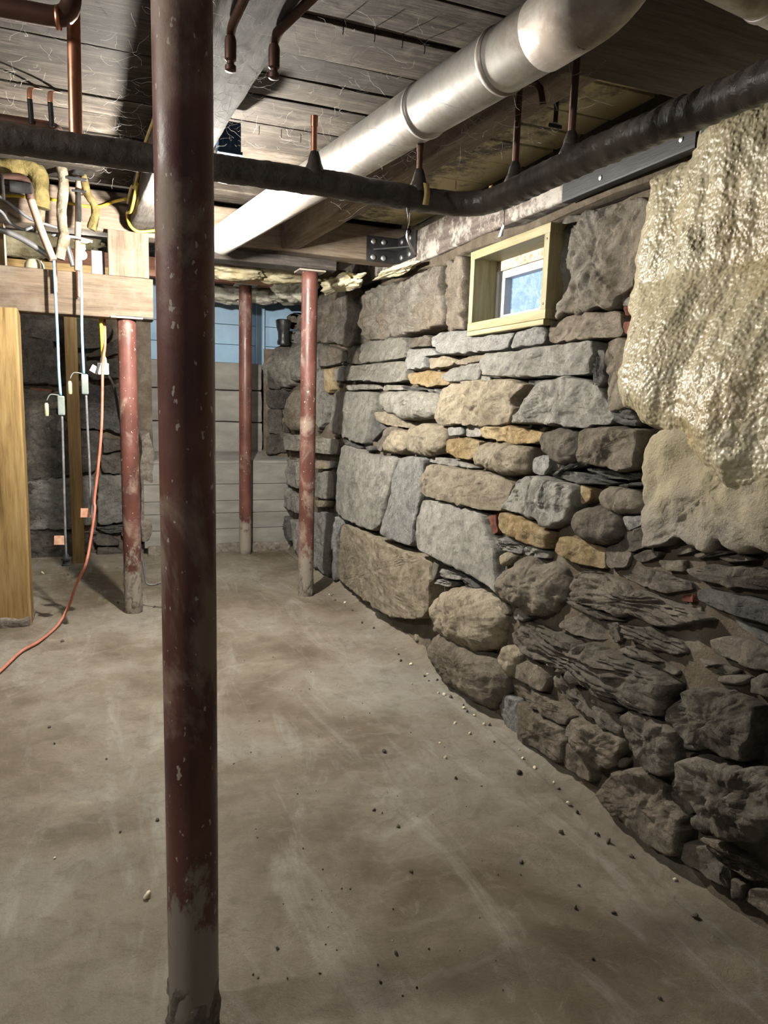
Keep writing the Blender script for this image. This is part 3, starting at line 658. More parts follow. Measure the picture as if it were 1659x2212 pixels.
K1 = S4(5, 'slab', 'f', 1066,1256, 1250,1204, 1660,1204, 1900,1260, 1920,1960, 1660,1890, 1520,1892, 1450,1838, 1390,1888, 1260,1872, 1185,1804, 1130,1852, 1003,1866, 1004,1780, 1023,1560, 1047,1330, D=.05, rough=1.3)
# far end of the wall
S4(4, 'w', 'r', 58,580, 110,538, 230,518, 333,518, 333,662, 240,722, 150,768, 58,768, 20,690, D=.06, rough=1.6); S4(4, 'u', 'f', 338,522, 400,542, 502,577, 497,618, 400,647, 338,652)
S4(4, 'g', 'f', 327,692, 358,673, 364,800, 396,860, 368,956, 322,1006); S4(4, 'o', 'f', 372,672, 412,667, 412,770, 390,797, 372,788)
S4(4, 'b', 'r', 152,900, 180,798, 238,778, 238,1012, 172,1012); S4(4, 'w', 'f', 152,1042, 235,1033, 330,1052, 446,1062, 437,1147, 330,1137, 240,1127, 152,1118)
S4(4, 't', 'f', 322,1177, 378,1191, 378,1228, 322,1223); S4(4, 'g', 'f', 387,1182, 428,1187, 428,1218, 387,1223); S4(4, 'g', 'f', 312,1252, 418,1243, 418,1378, 390,1397, 307,1378); S4(4, 'g', 'f', 127,1173, 232,1192, 232,1340, 132,1298)
S4(4, 'g', 'f', 108,1340, 150,1322, 232,1391, 232,1478, 162,1448); S4(4, 't', 'f', 312,1402, 393,1402, 388,1438, 312,1442); S4(4, 'p', 'f', 235,1470, 424,1478, 416,1660, 410,1836, 300,1760, 225,1700, 228,1560); S4(4, 'p', 'f', 432,1492, 472,1522, 448,1680, 438,1846, 422,1838)
S4(4, 'g', 'f', 172,1512, 222,1522, 218,1696, 192,1648); S4(4, 's', 's', 102,1452, 160,1502, 186,1640, 130,1540)
S4(4, 's', 's', 52,802, 118,783, 136,848, 62,858); S4(4, 'u', 'r', 40,878, 122,888, 122,932, 38,922); S4(4, 'u', 'f', 92,1003, 148,1032, 120,1127, 83,1108); S4(4, 't', 'r', 68,928, 142,950, 130,1002, 58,982)
S4(4, 's', 's', 462,1057, 520,1077, 577,1105, 568,1113, 482,1086); S4(4, 's', 'f', 600,1102, 640,1098, 642,1120, 612,1127)
# bricks beside the foam
for q in ((852,424, 955,414, 975,478, 875,484), (890,648, 945,636, 960,700, 895,706), (892,560, 950,552, 960,600, 905,610)): S4(5, 'r', 'f', *q).name = 'brick'
S4(5, 'w', 'f', 880,516, 955,506, 960,546, 890,556)
# stones that go on past the picture's edge
for r in range(6):
    yy = 1.02
    while yy > 0.2:
        ww = random.uniform(.16, .32); z0 = .04 + r * .2; z1 = z0 + .18
        if not inpoly(yy - ww / 2, (z0 + z1) / 2) and not inpoly(yy - .01, (z0 + z1) / 2) and not inpoly(yy - .06, z1 - .03) and not inpoly(yy - .06, z0 + .03):
            cnt += 1
            P = [V((wx(z), y, z)) for (y, z) in ((yy, z0), (yy, z1), (yy - ww / 2, z1 + .01), (yy - ww, z1), (yy - ww, z0), (yy - ww / 2, z0 - .005))]
            POLYS.append([(p.y, p.z) for p in P]); stone(P, NX, M[random.choice('dbbd')], 'f', .05, cnt, wr)
            yy -= ww + .02
        else: yy -= .05
# chinking: little stones wedged into the joints
made = 0
for _ in range(6000):
    y = random.uniform(1.0, 5.9); z = random.uniform(.03, 1.62)
    rad = random.uniform(.012, .03)
    if inpoly(y, z) or sum(inpoly(y + a * rad * .9, z + b * rad * .5) for a, b in ((1, 0), (-1, 0), (0, 1), (0, -1))) > 1: continue
    cnt += 1; made += 1
    k = random.uniform(.45, .8); P = []
    for j in range(7):
        a = -2 * pi * j / 7; q = rad * random.uniform(.75, 1.2); P.append(V((wx(z, y) + .028, y + q * cos(a), z + q * sin(a) * k)))
    POLYS.append([(p.y, p.z) for p in P])
    stone(P, wnormal(P[0]), M[random.choice('sdbgt' if y > 2.6 else 'dddb')], 'f', .022, cnt, wr, back=.04)
    if made > 75: break

# quarry drill grooves stand as little half-round gutters on the split granite block
# ------------------------------------------------------------------ spray foam over the near part of the wall
FO = [(1424,392),(1412,480),(1392,560),(1386,640),(1376,720),(1361,790),(1355,832),(1370,880),(1402,914),(1440,930),(1500,948),(1522,980),(1560,1020),(1600,1062),(1659,1052),(1760,1080),(1900,1100),(2100,1000),(2200,700),(2250,300),(2200,80),(1900,130),(1720,190),(1600,225),(1540,262),(1512,340)]
def foam_mesh():
    pts = [onwall(*q) for q in FO]; P = [(p.y, p.z) for p in pts]; n = len(P)
    def sd(y, z):
        best = 9; ins = False
        for i in range(n):
            (y1, z1), (y2, z2) = P[i], P[i - 1]
            ey, ez = y2 - y1, z2 - z1; t = max(0, min(1, ((y - y1) * ey + (z - z1) * ez) / (ey * ey + ez * ez + 1e-12)))
            best = min(best, (y - y1 - ey * t) ** 2 + (z - z1 - ez * t) ** 2)
            if (z1 > z) != (z2 > z) and y < (y2 - y1) * (z - z1) / (z2 - z1) + y1: ins = not ins
        return sqrt(best) * (1 if ins else -1)
    y0, y1 = max(.3, min(p[0] for p in P)), max(p[0] for p in P) + .04; z0, z1 = min(p[1] for p in P) - .04, min(2.17, max(p[1] for p in P))
    st = .008; ny = int((y1 - y0) / st); nz = int((z1 - z0) / st); idx = {}; vs = []; fs = []
    c = V((1.7, (y0 + y1) / 2, (z0 + z1) / 2))
    for j in range(nz + 1):
        for i in range(ny + 1):
            yy, zz = y0 + i * st, z0 + j * st
            d = sd(yy, zz) + .018 * fr(V((yy, zz, 8)), 9, 4)
            if d < -.03: continue
            fold = .038 * fr(V((yy * 4.5, zz * 1.1, 2)), 1.0, 4) + .05 * max(0, noise.noise(V((yy * 3.2, zz * .9, 9))))
            q = V((yy, zz, 0)); peb = .0035 * noise.noise(q * 70) + .006 * noise.noise(q * 24)
            lump_ = .028 * max(0, noise.noise(V((yy * 11, zz * 13, 4)))) * max(0, min(1, (1.5 - zz) * 3))
            h = .03 + (.045 * sqrt(min(1, d / .07)) + (fold + lump_) * min(1, d / .1) + peb if d > 0 else d * 4)
            idx[(i, j)] = len(vs); vs.append(V((wx(zz) - h, yy, zz)) - c)
    for (i, j), a_ in idx.items():
        k = [(i + 1, j), (i + 1, j + 1), (i, j + 1)]
        if all(q in idx for q in k): fs.append((a_,) + tuple(idx[q] for q in k))
    return mesh('spray_foam', vs, fs), c
me, c = foam_mesh(); fo = link('spray_foam', me, M['foam'], None, c)
import numpy as _np
nx = sum(p.normal.x * p.area for p in me.polygons)
if nx > 0: me.flip_normals()
tag(fo, 'thick cream coloured spray foam with a pebbled glossy skin on the stone wall', 'foam')

# ------------------------------------------------------------------ far wall: stones, board formed concrete, blue panels
cw = grid_obj('wall_corner', 1.28, 2.3, 24, 0, 1.72, 40, lambda x, z: V((x, YF + .06 + .2 * max(0, 1.5 - x) + .02 * fr(V((x, z, 3)), 6, 4), z)), M['mortar']); tag(cw, kind='structure')
for (x0, z0, w_, h_) in ((1.30, .82, .2, .16), (1.31, 1.0, .13, .2), (1.45, 1.0, .2, .18), (1.30, 1.22, .24, .14), (1.31, 1.38, .12, .16), (1.44, 1.38, .2, .2), (1.52, .82, .2, .15), (1.56, 1.22, .2, .13)):
    cnt += 1; e = random.uniform(-.02, .02); Yc = YF + .04 + .2 * max(0, 1.5 - x0 - w_ / 2)
    stone([V((x0, Yc, z0)), V((x0 + w_, Yc, z0 + e)), V((x0 + w_, Yc, z0 + h_)), V((x0 + w_ / 2, Yc, z0 + h_ + .015)), V((x0, Yc, z0 + h_ - e))], V((-.3, -1, 0)).normalized(), M['lw'], 'f', .03, cnt, cw)
box('wall_outer', (5.6, .04, 2.6), M['mortar'], None, (-.6, 6.9, 1.25), bev=0); tag(bpy.data.objects['wall_outer'], kind='structure')
wb = grid_obj('wall_back', -3.0, .36, 70, 0, 1.95, 40, lambda x, z: V((x, YF + .10 + .015 * fr(V((x, z, 7)), 6, 4), z)), M['mortar']); tag(wb, kind='structure')
def SB(mat, style, *flat, D=.03, rough=1.0, name='stone'):
    global cnt; cnt += 1
    return stone([ony(*q, YF + .05) for q in native(3, flat)], NY, M[mat], style, D, cnt, wb, rough=rough, name=name)
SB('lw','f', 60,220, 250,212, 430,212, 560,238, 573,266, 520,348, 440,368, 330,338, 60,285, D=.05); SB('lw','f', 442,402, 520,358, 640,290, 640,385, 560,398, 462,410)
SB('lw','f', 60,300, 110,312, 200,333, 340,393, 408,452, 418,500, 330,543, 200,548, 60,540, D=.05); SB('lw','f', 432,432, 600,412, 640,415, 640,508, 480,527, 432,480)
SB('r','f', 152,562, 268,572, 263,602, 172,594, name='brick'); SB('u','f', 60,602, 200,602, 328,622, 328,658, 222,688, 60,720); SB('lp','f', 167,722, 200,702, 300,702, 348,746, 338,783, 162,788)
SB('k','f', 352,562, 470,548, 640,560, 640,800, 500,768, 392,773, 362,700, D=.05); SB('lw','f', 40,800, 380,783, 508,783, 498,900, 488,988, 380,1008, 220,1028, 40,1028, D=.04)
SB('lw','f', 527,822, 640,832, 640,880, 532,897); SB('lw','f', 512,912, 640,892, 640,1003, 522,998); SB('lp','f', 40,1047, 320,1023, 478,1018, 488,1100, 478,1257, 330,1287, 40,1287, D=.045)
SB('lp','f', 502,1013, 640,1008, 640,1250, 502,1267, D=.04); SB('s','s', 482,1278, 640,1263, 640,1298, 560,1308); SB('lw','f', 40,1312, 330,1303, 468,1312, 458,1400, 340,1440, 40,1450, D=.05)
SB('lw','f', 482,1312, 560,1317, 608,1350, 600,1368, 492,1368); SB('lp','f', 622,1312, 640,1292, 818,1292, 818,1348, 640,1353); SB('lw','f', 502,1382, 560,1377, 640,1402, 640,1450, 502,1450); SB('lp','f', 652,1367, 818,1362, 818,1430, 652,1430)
SB('s','s', 170,1295, 330,1290, 330,1302, 180,1306)
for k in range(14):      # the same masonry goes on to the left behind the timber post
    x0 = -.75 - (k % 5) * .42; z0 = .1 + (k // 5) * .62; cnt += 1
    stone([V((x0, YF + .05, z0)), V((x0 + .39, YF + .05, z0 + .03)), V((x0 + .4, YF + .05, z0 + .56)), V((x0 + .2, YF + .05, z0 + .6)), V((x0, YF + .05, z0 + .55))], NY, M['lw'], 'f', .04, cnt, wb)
# lower board-formed block: one course per form board
XL, XR = .27, 1.62
zc = [.06, .20, .335, .44, .58, .765]
for a, b in zip(zc, zc[1:]):
    me = bm_mesh('concrete_course', box_data(XR - XL, .5, b - a - .003, bev=.004))
    o = link('concrete_course', me, M['concrete'], wb, ((XL + XR) / 2, 5.985 + .25 + random.uniform(-.004, .004), (a + b) / 2), smooth=False)
def rough_block(name, x0, x1, y0, y1, z0, z1, mat, parent, amp=.02, slope=0.0):
    bm = box_data(x1 - x0, y1 - y0, z1 - z0, bev=.02, c=((x0 + x1) / 2, (y0 + y1) / 2, (z0 + z1) / 2))
    bmesh.ops.subdivide_edges(bm, edges=bm.edges[:], cuts=5, use_grid_fill=True); bmesh.ops.subdivide_edges(bm, edges=bm.edges[:], cuts=1, use_grid_fill=True)
    for v in bm.verts:
        v.co += V((fr(v.co, 5, 4), fr(v.co + V((5, 0, 0)), 5, 4), fr(v.co + V((0, 7, 0)), 5, 4))) * amp
        v.co.z += slope * (v.co.y - y0) * (1 if v.co.z > (z0 + z1) / 2 else 0)
    me = bm_mesh(name, bm); return link(name, me, mat, parent, smooth=True)
rough_block('concrete_foot', .3, 1.6, 5.95, 6.4, -.02, .07, M['crust'], wb, .03)
rough_block('concrete_ledge', XL, XR, 5.985, 6.5, .74, .775, M['concrete'], wb, .006, slope=.12)
for a, b in ((.80, 1.08), (1.085, 1.36), (1.365, 1.60)): rough_block('concrete_course', .0, 1.315, 6.40, 6.75, a, b, M['concrete'], wb, .008)
rough_block('concrete_seam', .25, .34, 5.99, 6.3, .1, 1.0, M['crust'], wb, .03)
# blue insulation board behind
for i, (x0, x1) in enumerate(((-2.2, -.9), (-.895, .1), (.105, 1.33), (1.40, 1.9))):
    for j, (z0, z1) in enumerate(((1.45, 1.78), (1.784, 1.96), (1.964, 2.5))):
        box('foam_panel', (x1 - x0, .04, z1 - z0), M['blue'], wb, ((x0 + x1) / 2, 6.82, (z0 + z1) / 2), bev=.003)
box('corner_strip', (.05, .06, 1.0), M['white'], wb, (.33, 6.78, 1.98)); box('corner_strip', (.075, .06, 1.0), M['blue'], wb, (1.365, 6.76, 1.98))

# ------------------------------------------------------------------ ceiling planks
ce = box('ceiling', (4.9, 5.9, .02), M['dark'], None, (-.6, 3.95, 2.475), bev=0); tag(ce, kind='structure')
def plank(x0, x1, y0, y1, z, mat, seed):
    o = timber('plank', (x0, (y0 + y1) / 2, z + .0125), (x1, (y0 + y1) / 2, z + .0125), y1 - y0 - random.choice((.006, .01, .016, .03)), .025, mat, None, wob=.003, seed=seed, bev=.003)
    o.parent = ce; o.matrix_parent_inverse = Matrix.Identity(4); o.location = o.location - ce.location
    return o
k = 0
ysL = [1.0, 1.25, 1.5, 1.78, 2.02, 2.27, 2.66, 3.075, 3.255, 3.51, 3.77, 4.0, 4.3]
ysR = [1.0, 1.22, 1.47, 1.72, 1.97, 2.195, 2.44, 2.62, 2.805, 3.065, 3.37, 3.6, 3.86, 4.1, 4.35]
for a, b in zip(ysL, ysL[1:]): k += 1; plank(-3.0, .31, a, b, 2.40 + random.uniform(-.004, .004), M['plank'], k)
for a, b in zip(ysR, ysR[1:]): k += 1; plank(.315, 1.13, a, b, 2.40 + random.uniform(-.004, .004), M['plank'], k); plank(1.135, 1.85, a, b, 2.40 + random.uniform(-.004, .004), M['plankfoam'], k + 50)
for i in range(9): k += 1; plank(-3.0, 1.85, 4.6 + i * .26, 4.855 + i * .26, 2.43, M['plank'], k)

# ------------------------------------------------------------------ timbers
def T(name, label, cat, *a, **kw):
    o = timber(name, *a, **kw); return tag(o, label, cat)
T('joist', 'dusty grey floor joist with a dark knot and capped pipe ends beneath it', 'joist', (.40, 1.1, 2.295), (.235, 4.40, 2.295), .175, .195, M['joist'], wob=.012, seed=3, bev=.02)
T('joist', 'rough brown joist running beside the round metal duct', 'joist', (1.24, 1.74, 2.295), (1.067, 4.40, 2.295), .105, .2, M['beamb'], wob=.008, seed=4, bev=.01)
T('cross_beam', 'long brown cross beam under the floor planks that the joists end against', 'beam', (-3.0, 4.49, 2.29), (1.85, 4.49, 2.29), .17, .215, M['beamb'], wob=.006, seed=5)
T('bearing_plank', 'grey bearing plank laid on top of the red steel post by the stone wall', 'plank', (.3, 4.5, 2.132), (1.37, 4.5, 2.132), .16, .062, M['joist'], wob=.003, seed=6, bev=.005)
T('sill_beam', 'long sill beam smeared with white foam on top of the stone wall', 'beam', (1.86, 5.9, 2.235), (1.86, .4, 2.235), .16, .19, M['sill'], wob=.006, seed=8)
T('header_timber', 'wide dark brown header timber crossing above the taped pipe', 'beam', (1.10, 1.52, 2.25), (1.85, 1.52, 2.25), .42, .16, M['dark'], wob=.006, seed=9)
bl = T('ledger_board', 'black painted ledger board screwed to the sill above the window', 'board', (1.755, 2.56, 2.175), (1.755, 1.86, 2.175), .04, .125, M['black'], wob=.001, seed=10, bev=.003)
for x_, z_ in ((.1, .02), (.24, -.03), (.46, .02), (.53, .03), (.64, -.02)):
    lathe('screw', [(.009, 0), (.009, .003), (.004, .005)], M['bolt'], bl, (x_, .0205 if False else -.0205, z_), (pi / 2, 0, 0), 10)
T('lumber_offcut', 'short stack end of black and tan lumber beside the ledger board', 'board', (1.76, 1.84, 2.17), (1.76, 1.70, 2.17), .05, .14, M['black'], wob=.002, seed=12)
lb = T('timber_beam', 'light worn timber beam carried by the wooden post and a red steel post', 'beam', (-1.6, 4.42, 1.842), (.27, 4.42, 1.832), .14, .225, M['beaml'], wob=.004, seed=11, bev=.006)
lathe('nail', [(.003, -.05), (.003, -.004), (.009, -.003), (.009, 0)], M['bolt'], lb, (1.23, -.02, -.115), (pi, 0, 0), 8)
T('timber_block', 'upright timber block wedged between the light beam and the cross beam', 'block', (.145, 4.42, 1.945), (.145, 4.42, 2.185), .155, .215, M['beaml'], wob=.003, seed=13, bev=.006)
T('header_beam', 'red brown header beam over the farthest steel post', 'beam', (-.3, 5.88, 2.255), (1.31, 5.88, 2.255), .1, .14, M['redbeam'], wob=.002, seed=14, bev=.004)
T('blocking_board', 'pale pine blocking board behind the bare bulb', 'board', (-1.6, 5.5, 2.12), (.25, 5.5, 2.12), .04, .09, M['pine'], wob=.001, seed=15, bev=.003)
T('blocking_board', 'wide plywood backing board high behind the bare bulb', 'board', (-1.6, 6.3, 2.15), (.25, 6.3, 2.15), .03, .36, M['pine'], wob=.001, seed=16, bev=.003)
for x in (-.60, -.50): T('stud', 'yellow pine stud standing on the light timber beam at its wooden post end', 'stud', (x, 4.5, 1.96), (x, 4.5, 2.18), .09, .04, M['pine'], wob=.001, seed=17, bev=.003).__setitem__('group', 'pair of yellow pine studs on the light beam')
o = T('stud', 'slim yellow pine stud from floor to header in front of the dark stone wall', 'stud', (-.22, 5.84, 0), (-.22, 5.84, 2.2), .04, .088, M['pine'], wob=.002, seed=18, bev=.004)
wpst = T('wood_post', 'thick yellow grained wooden post with a cement splashed foot', 'post', (-.50, 4.36, -.01), (-.50, 4.36, 1.728), .15, .165, M['pine'], wob=.002, seed=19, bev=.008)
cr = rough_block('cement_splash', -.59, -.41, 4.265, 4.455, -.01, .05, M['crust'], None, .03); cr.parent = wpst; cr.matrix_parent_inverse = (Matrix.Translation(wpst.location) @ wpst.rotation_euler.to_matrix().to_4x4()).inverted()

# ------------------------------------------------------------------ steel posts
def steel_post(label, x, y, top, lean=(0, 0), r=.0508, crust=.22, plate=True, z0=-.01):
    root = empty('steel_post', (x, y, z0)); tag(root, label, 'post', 'red steel posts')
    L = top - z0; n = 40
    path = [V((lean[0] * i / n, lean[1] * i / n, L * i / n)) for i in range(n + 1)]
    vs, fs = tube_data(path, lambda i, a, s: r * (1 + .004 * noise.noise(V((cos(a), sin(a), s * 3)))), 40); link('tube', mesh('tube', vs, fs), M['post'], root)
    if crust:
        path = [V((0, 0, .0 + crust * i / 16)) for i in range(17)]
        def rr(i, a, s):
            f = fr(V((cos(a) * 1.3, sin(a) * 1.3, s * 9 + x)), 2.2, 5)
            return r * (.975 + max(-.02, (.16 * f + .09 * (1 - i / 16) - .03)) * (1 if i < 16 else 0))
        vs, fs = tube_data(path, rr, 36); link('cement_crust', mesh('cement_crust', vs, fs), M['crust'], root)
    if plate: box('cap_plate', (.17, .14, .01), M['post'], root, (lean[0], lean[1], L + .004), bev=.002)
    return root
steel_post('near red steel post, dark and rusty, with a cement crusted foot', .14, 1.36, 2.40, crust=.13)
steel_post('red steel post with glossy side standing close to the stone wall', 1.221, 4.497, 2.088)
steel_post('farthest red steel post in front of the concrete ledge', 1.069, 5.884, 2.18, crust=.05)
steel_post('scuffed red steel post under the end of the light timber beam', .127, 4.40, 1.718, crust=.30)
box('shim', (.2, .16, .012), M['joist'], None, (.17, 4.42, 1.727), bev=.002); tag(bpy.data.objects['shim'], 'thin dark wooden shim between light beam and scuffed steel post', 'shim')

# ------------------------------------------------------------------ duct
def duct(name, label, pts, r, beads, elbow=None):
    root = empty(name, pts[0]); tag(root, label, 'duct')
    path = resample(fillet(pts, .01, 2) if len(pts) > 2 else [V(p) for p in pts], .03)
    tube('pipe_run', path, lambda i, a, s: r * (1 + .012 * noise.noise(V((cos(a), sin(a), s * 2)))), M['duct'], root, 36)
    L = (V(pts[1]) - V(pts[0])).length; d = (V(pts[1]) - V(pts[0])) / L
    for b in beads:
        c = V(pts[0]) + d * b; tube('joint_band', [c - d * .012, c - d * .008, c, c + d * .008, c + d * .012], lambda i, a, s: r * (1.0, 1.03, 1.045, 1.03, 1.0)[i], M['duct'], root, 36)
    return root
dr = duct('metal_duct', 'round galvanised duct running under the joists towards the far lamp', [(.945, 1.36, 2.115), (.60, 4.02, 2.125)], .074, [.27, .62])
ep = fillet([(.93, 1.48, 2.115), (.96, 1.25, 2.12), (1.0, 1.19, 2.45)], .16, 10); tube('elbow', ep, .0765, M['duct'], dr, 36)
d2 = duct('metal_duct', 'short bright duct crossing near the ceiling above the foam wall', [(1.09, 1.20, 2.185), (1.72, 1.22, 2.13)], .072, [.2, .33])

# ------------------------------------------------------------------ taped pipe and its risers
PZ = 1.9
pp = fillet([(-1.4, 2.06, PZ), (.6, 2.03, PZ), (1.085, 2.045, PZ - .005), (1.10, 1.5, PZ), (1.165, .85, PZ)], .16, 12)
pp = resample(pp, .007)
def taper(i, a, s):
    sp = ((s / .045 + a / (2 * pi) + .6 * noise.noise(V((s * 9, 3, 0)))) % 1.0)
    return .0345 + (.0012 + .0022 * sstep((s - 2.4) / .3)) * sp + .0026 * noise.noise(V((cos(a) * 1.2, sin(a) * 1.2, s * 16))) + .0012 * noise.noise(V((cos(a) * 3, sin(a) * 3, s * 60)))
tp = empty('taped_pipe', (.6, 2.03, PZ)); tag(tp, 'black tape wrapped pipe hanging across the room and turning along the stone wall', 'pipe')
tube('tape_wrap', pp, taper, M['tape'], tp, 24)
def riser(x, y, top, r, mat, hook=False, cap=True):
    pts = [(x, y, PZ), (x, y, top)]
    if hook: pts = fillet([(x, y, PZ), (x, y, top), (x + .05, y - .02, top + .004), (x + .06, y - .03, top - .06)], .03, 6)
    tube('riser', resample([V(p) for p in pts], .02), r, mat, tp, 14)
    if cap and not hook: lathe('coupling', [(r * 1.18, -.028), (r * 1.2, -.026), (r * 1.2, 0), (r * .8, .001)], mat, tp, V((x, y, top)) - tp.location, sides=14)
riser(.558, 2.03, 2.07, .0085, M['copper']); riser(.88, 2.035, 2.055, .0085, M['dcopper']); riser(1.095, 1.855, 2.185, .0095, M['dcopper'], True); riser(1.10, 1.60, 2.24, .0095, M['dcopper'], cap=False)
for (x, y) in ((.56, 2.03), (.88, 2.035), (1.095, 1.855), (1.10, 1.6)):
    tube('tape_boot', [V((x, y, PZ + .01)), V((x, y, PZ + .03)), V((x, y, PZ + .048)), V((x, y, PZ + .062)), V((x, y, PZ + .078))], lambda i, a, s: (.034, .028, .02, .017, .0115)[i] + .002 * noise.noise(V((cos(a) * 2, sin(a) * 2, i + x * 9))), M['tape'], tp, 16)
def ribbon(name, pts, wdt, mat, parent=None, side=V((1, 0, 0)), thick=.0012, tw=0.0):
    P = smooth_path(pts, 8); vs = []; fs = []
    o0 = P[0].copy()
    for i, p in enumerate(P):
        s_ = side.copy(); s_.rotate(Matrix.Rotation(tw * i / len(P), 3, 'Z'))
        t_ = (P[min(i + 1, len(P) - 1)] - P[max(i - 1, 0)]).normalized(); nn = s_.cross(t_).normalized()
        for a, b in ((-1, -1), (1, -1), (1, 1), (-1, 1)): vs.append(p - o0 + s_ * (a * wdt / 2) + nn * (b * thick / 2))
    for i in range(len(P) - 1):
        for j in range(4):
            a = i * 4 + j; b = i * 4 + (j + 1) % 4; fs.append((a, b, b + 4, a + 4))
    fs.append((3, 2, 1, 0)); k = (len(P) - 1) * 4; fs.append((k, k + 1, k + 2, k + 3))
    return link(name, mesh(name, vs, fs), mat, parent, o0 - (parent.location if parent is not None else V((0, 0, 0))))
for (a, b, L, nm) in ((.845, 2.03, .135, 0), (1.09, 1.90, .085, 1)):
    z = PZ - .03
    ribbon('tape_tail', [(a, b, z), (a + .004, b, z - L * .3), (a - .004, b - .01, z - L * .65), (a + (.03 if not nm else -.004), b, z - L)], .018, M['foil'], tp, V((.9, .4, 0)).normalized(), tw=1.6)
ribbon('yellow_tape', [(.885, 1.995, PZ + .03), (.886, 1.987, PZ), (.885, 1.995, PZ - .03)], .018, M['ydull'], tp); ribbon('yellow_tape', [(1.062, 1.93, PZ + .03), (1.054, 1.93, PZ), (1.062, 1.93, PZ - .03)], .018, M['ydull'], tp, V((0, 1, 0)))

# ------------------------------------------------------------------ window
win = empty('window_1', (1.66, 2.85, 1.84)); tag(win, 'small square basement window in a yellow pine box frame', kind='structure')
def wpart(name, x0, x1, y0, y1, z0, z1, mat, bev=.002, par=win):
    off = win.location if par is win else win.location + par.location
    return box(name, (x1 - x0, y1 - y0, z1 - z0), mat, par, V(((x0 + x1) / 2, (y0 + y1) / 2, (z0 + z1) / 2)) - off, bev=bev)
Y0, Y1, Z0, Z1 = 2.515, 3.18, 1.652, 2.022
def wboard(name, p0, p1, w, h, seed):
    o = timber(name, p0, p1, w, h, M['pineg'], None, wob=.0006, seed=seed, bev=.002); o.parent = win; o.location = o.location - win.location; return o
wboard('frame_board', (1.745, Y0, Z1 - .019), (1.745, Y1, Z1 - .019), .17, .038, 1); wboard('frame_board', (1.745, Y0, Z0 + .019), (1.745, Y1, Z0 + .019), .17, .038, 2)
wboard('frame_board', (1.745, Y0 + .02, Z0 + .038), (1.745, Y0 + .02, Z1 - .038), .038, .17, 3); wboard('frame_board', (1.745, Y1 - .02, Z0 + .038), (1.745, Y1 - .02, Z1 - .038), .038, .17, 4)
wboard('shim_strip', (1.73, Y0 + .01, Z0 - .012), (1.73, Y1, Z0 - .012), .14, .022, 5)
wpart('head_trim', 1.79, 1.86, Y0 + .03, Y1 - .03, Z1 - .085, Z1 - .038, M['whiteold'])
ya, yb, za, zb = Y0 + .10, Y1 - .05, Z0 + .04, Z1 - .085
sash = wpart('sash_frame', 1.80, 1.85, ya, yb, za, za + .04, M['white'])
wpart('sash_rail', 1.80, 1.85, ya, yb, zb - .035, zb, M['white']); wpart('sash_stile', 1.80, 1.85, ya, ya + .04, za + .04, zb - .035, M['white']); wpart('sash_stile', 1.80, 1.85, yb - .045, yb, za + .04, zb - .035, M['white'])
wpart('jamb', 1.785, 1.86, yb, Y1 - .035, za - .005, zb, M['white'])
wpart('jamb', 1.785, 1.86, Y0 + .038, ya, za - .005, zb, M['white'])
wpart('pane', 1.838, 1.844, ya + .04, yb - .045, za + .04, zb - .035, M['pane'], 0, par=sash)
la = wpart('latch', 1.785, 1.80, ya + .05, ya + .075, za + .02, za + .05, M['bolt']); wpart('lever', 1.78, 1.788, ya + .05, ya + .13, za + .03, za + .04, M['bolt'], par=la)
for (y, z) in ((Y0 + .02, Z0 + .06), (Y0 + .02, Z1 - .06)): lathe('screw', [(.005, 0), (.005, .002), (.002, .003)], M['dcopper'], win, V((1.66, y, z)) - win.location, (0, -pi / 2, 0), 8)

# ------------------------------------------------------------------ corner bracket
br = empty('corner_bracket', (1.775, 4.40, 2.25)); tag(br, 'black steel corner bracket with round bolts joining sill and cross beam', 'bracket')
def bpart(name, sz, c, mat=M['blackmetal'], bev=.002): return box(name, sz, mat, br, V(c) - br.location, bev=bev)
pA = bpart('plate', (.215, .008, .155), (1.665, 4.395, 2.25)); pB = bpart('plate', (.008, .29, .155), (1.772, 4.255, 2.25))
for dx in (-.07, .0): 
    for dz in (-.05, .045): lathe('bolt', [(.017, 0), (.017, .006), (.013, .01), (.006, .012)], M['bolt'], pA, V((1.64 + dx + .03, 4.391, 2.25 + dz)) - br.location - pA.location, (pi / 2, 0, 0), 14)
for dy in (-.2, -.07):
    for dz in (-.05, .045): lathe('bolt', [(.017, 0), (.017, .006), (.013, .01), (.006, .012)], M['bolt'], pB, V((1.768, 4.39 + dy, 2.25 + dz)) - br.location - pB.location, (0, -pi / 2, 0), 14)
vs = [V((1.60, 4.39, 2.243)), V((1.77, 4.39, 2.243)), V((1.77, 4.20, 2.243)), V((1.60, 4.39, 2.251)), V((1.77, 4.39, 2.251)), V((1.77, 4.20, 2.251))]
link('gusset', mesh('gusset', [v - br.location for v in vs], [(2, 1, 0), (3, 4, 5), (0, 1, 4, 3), (1, 2, 5, 4), (2, 0, 3, 5)]), M['blackmetal'], br, smooth=False)

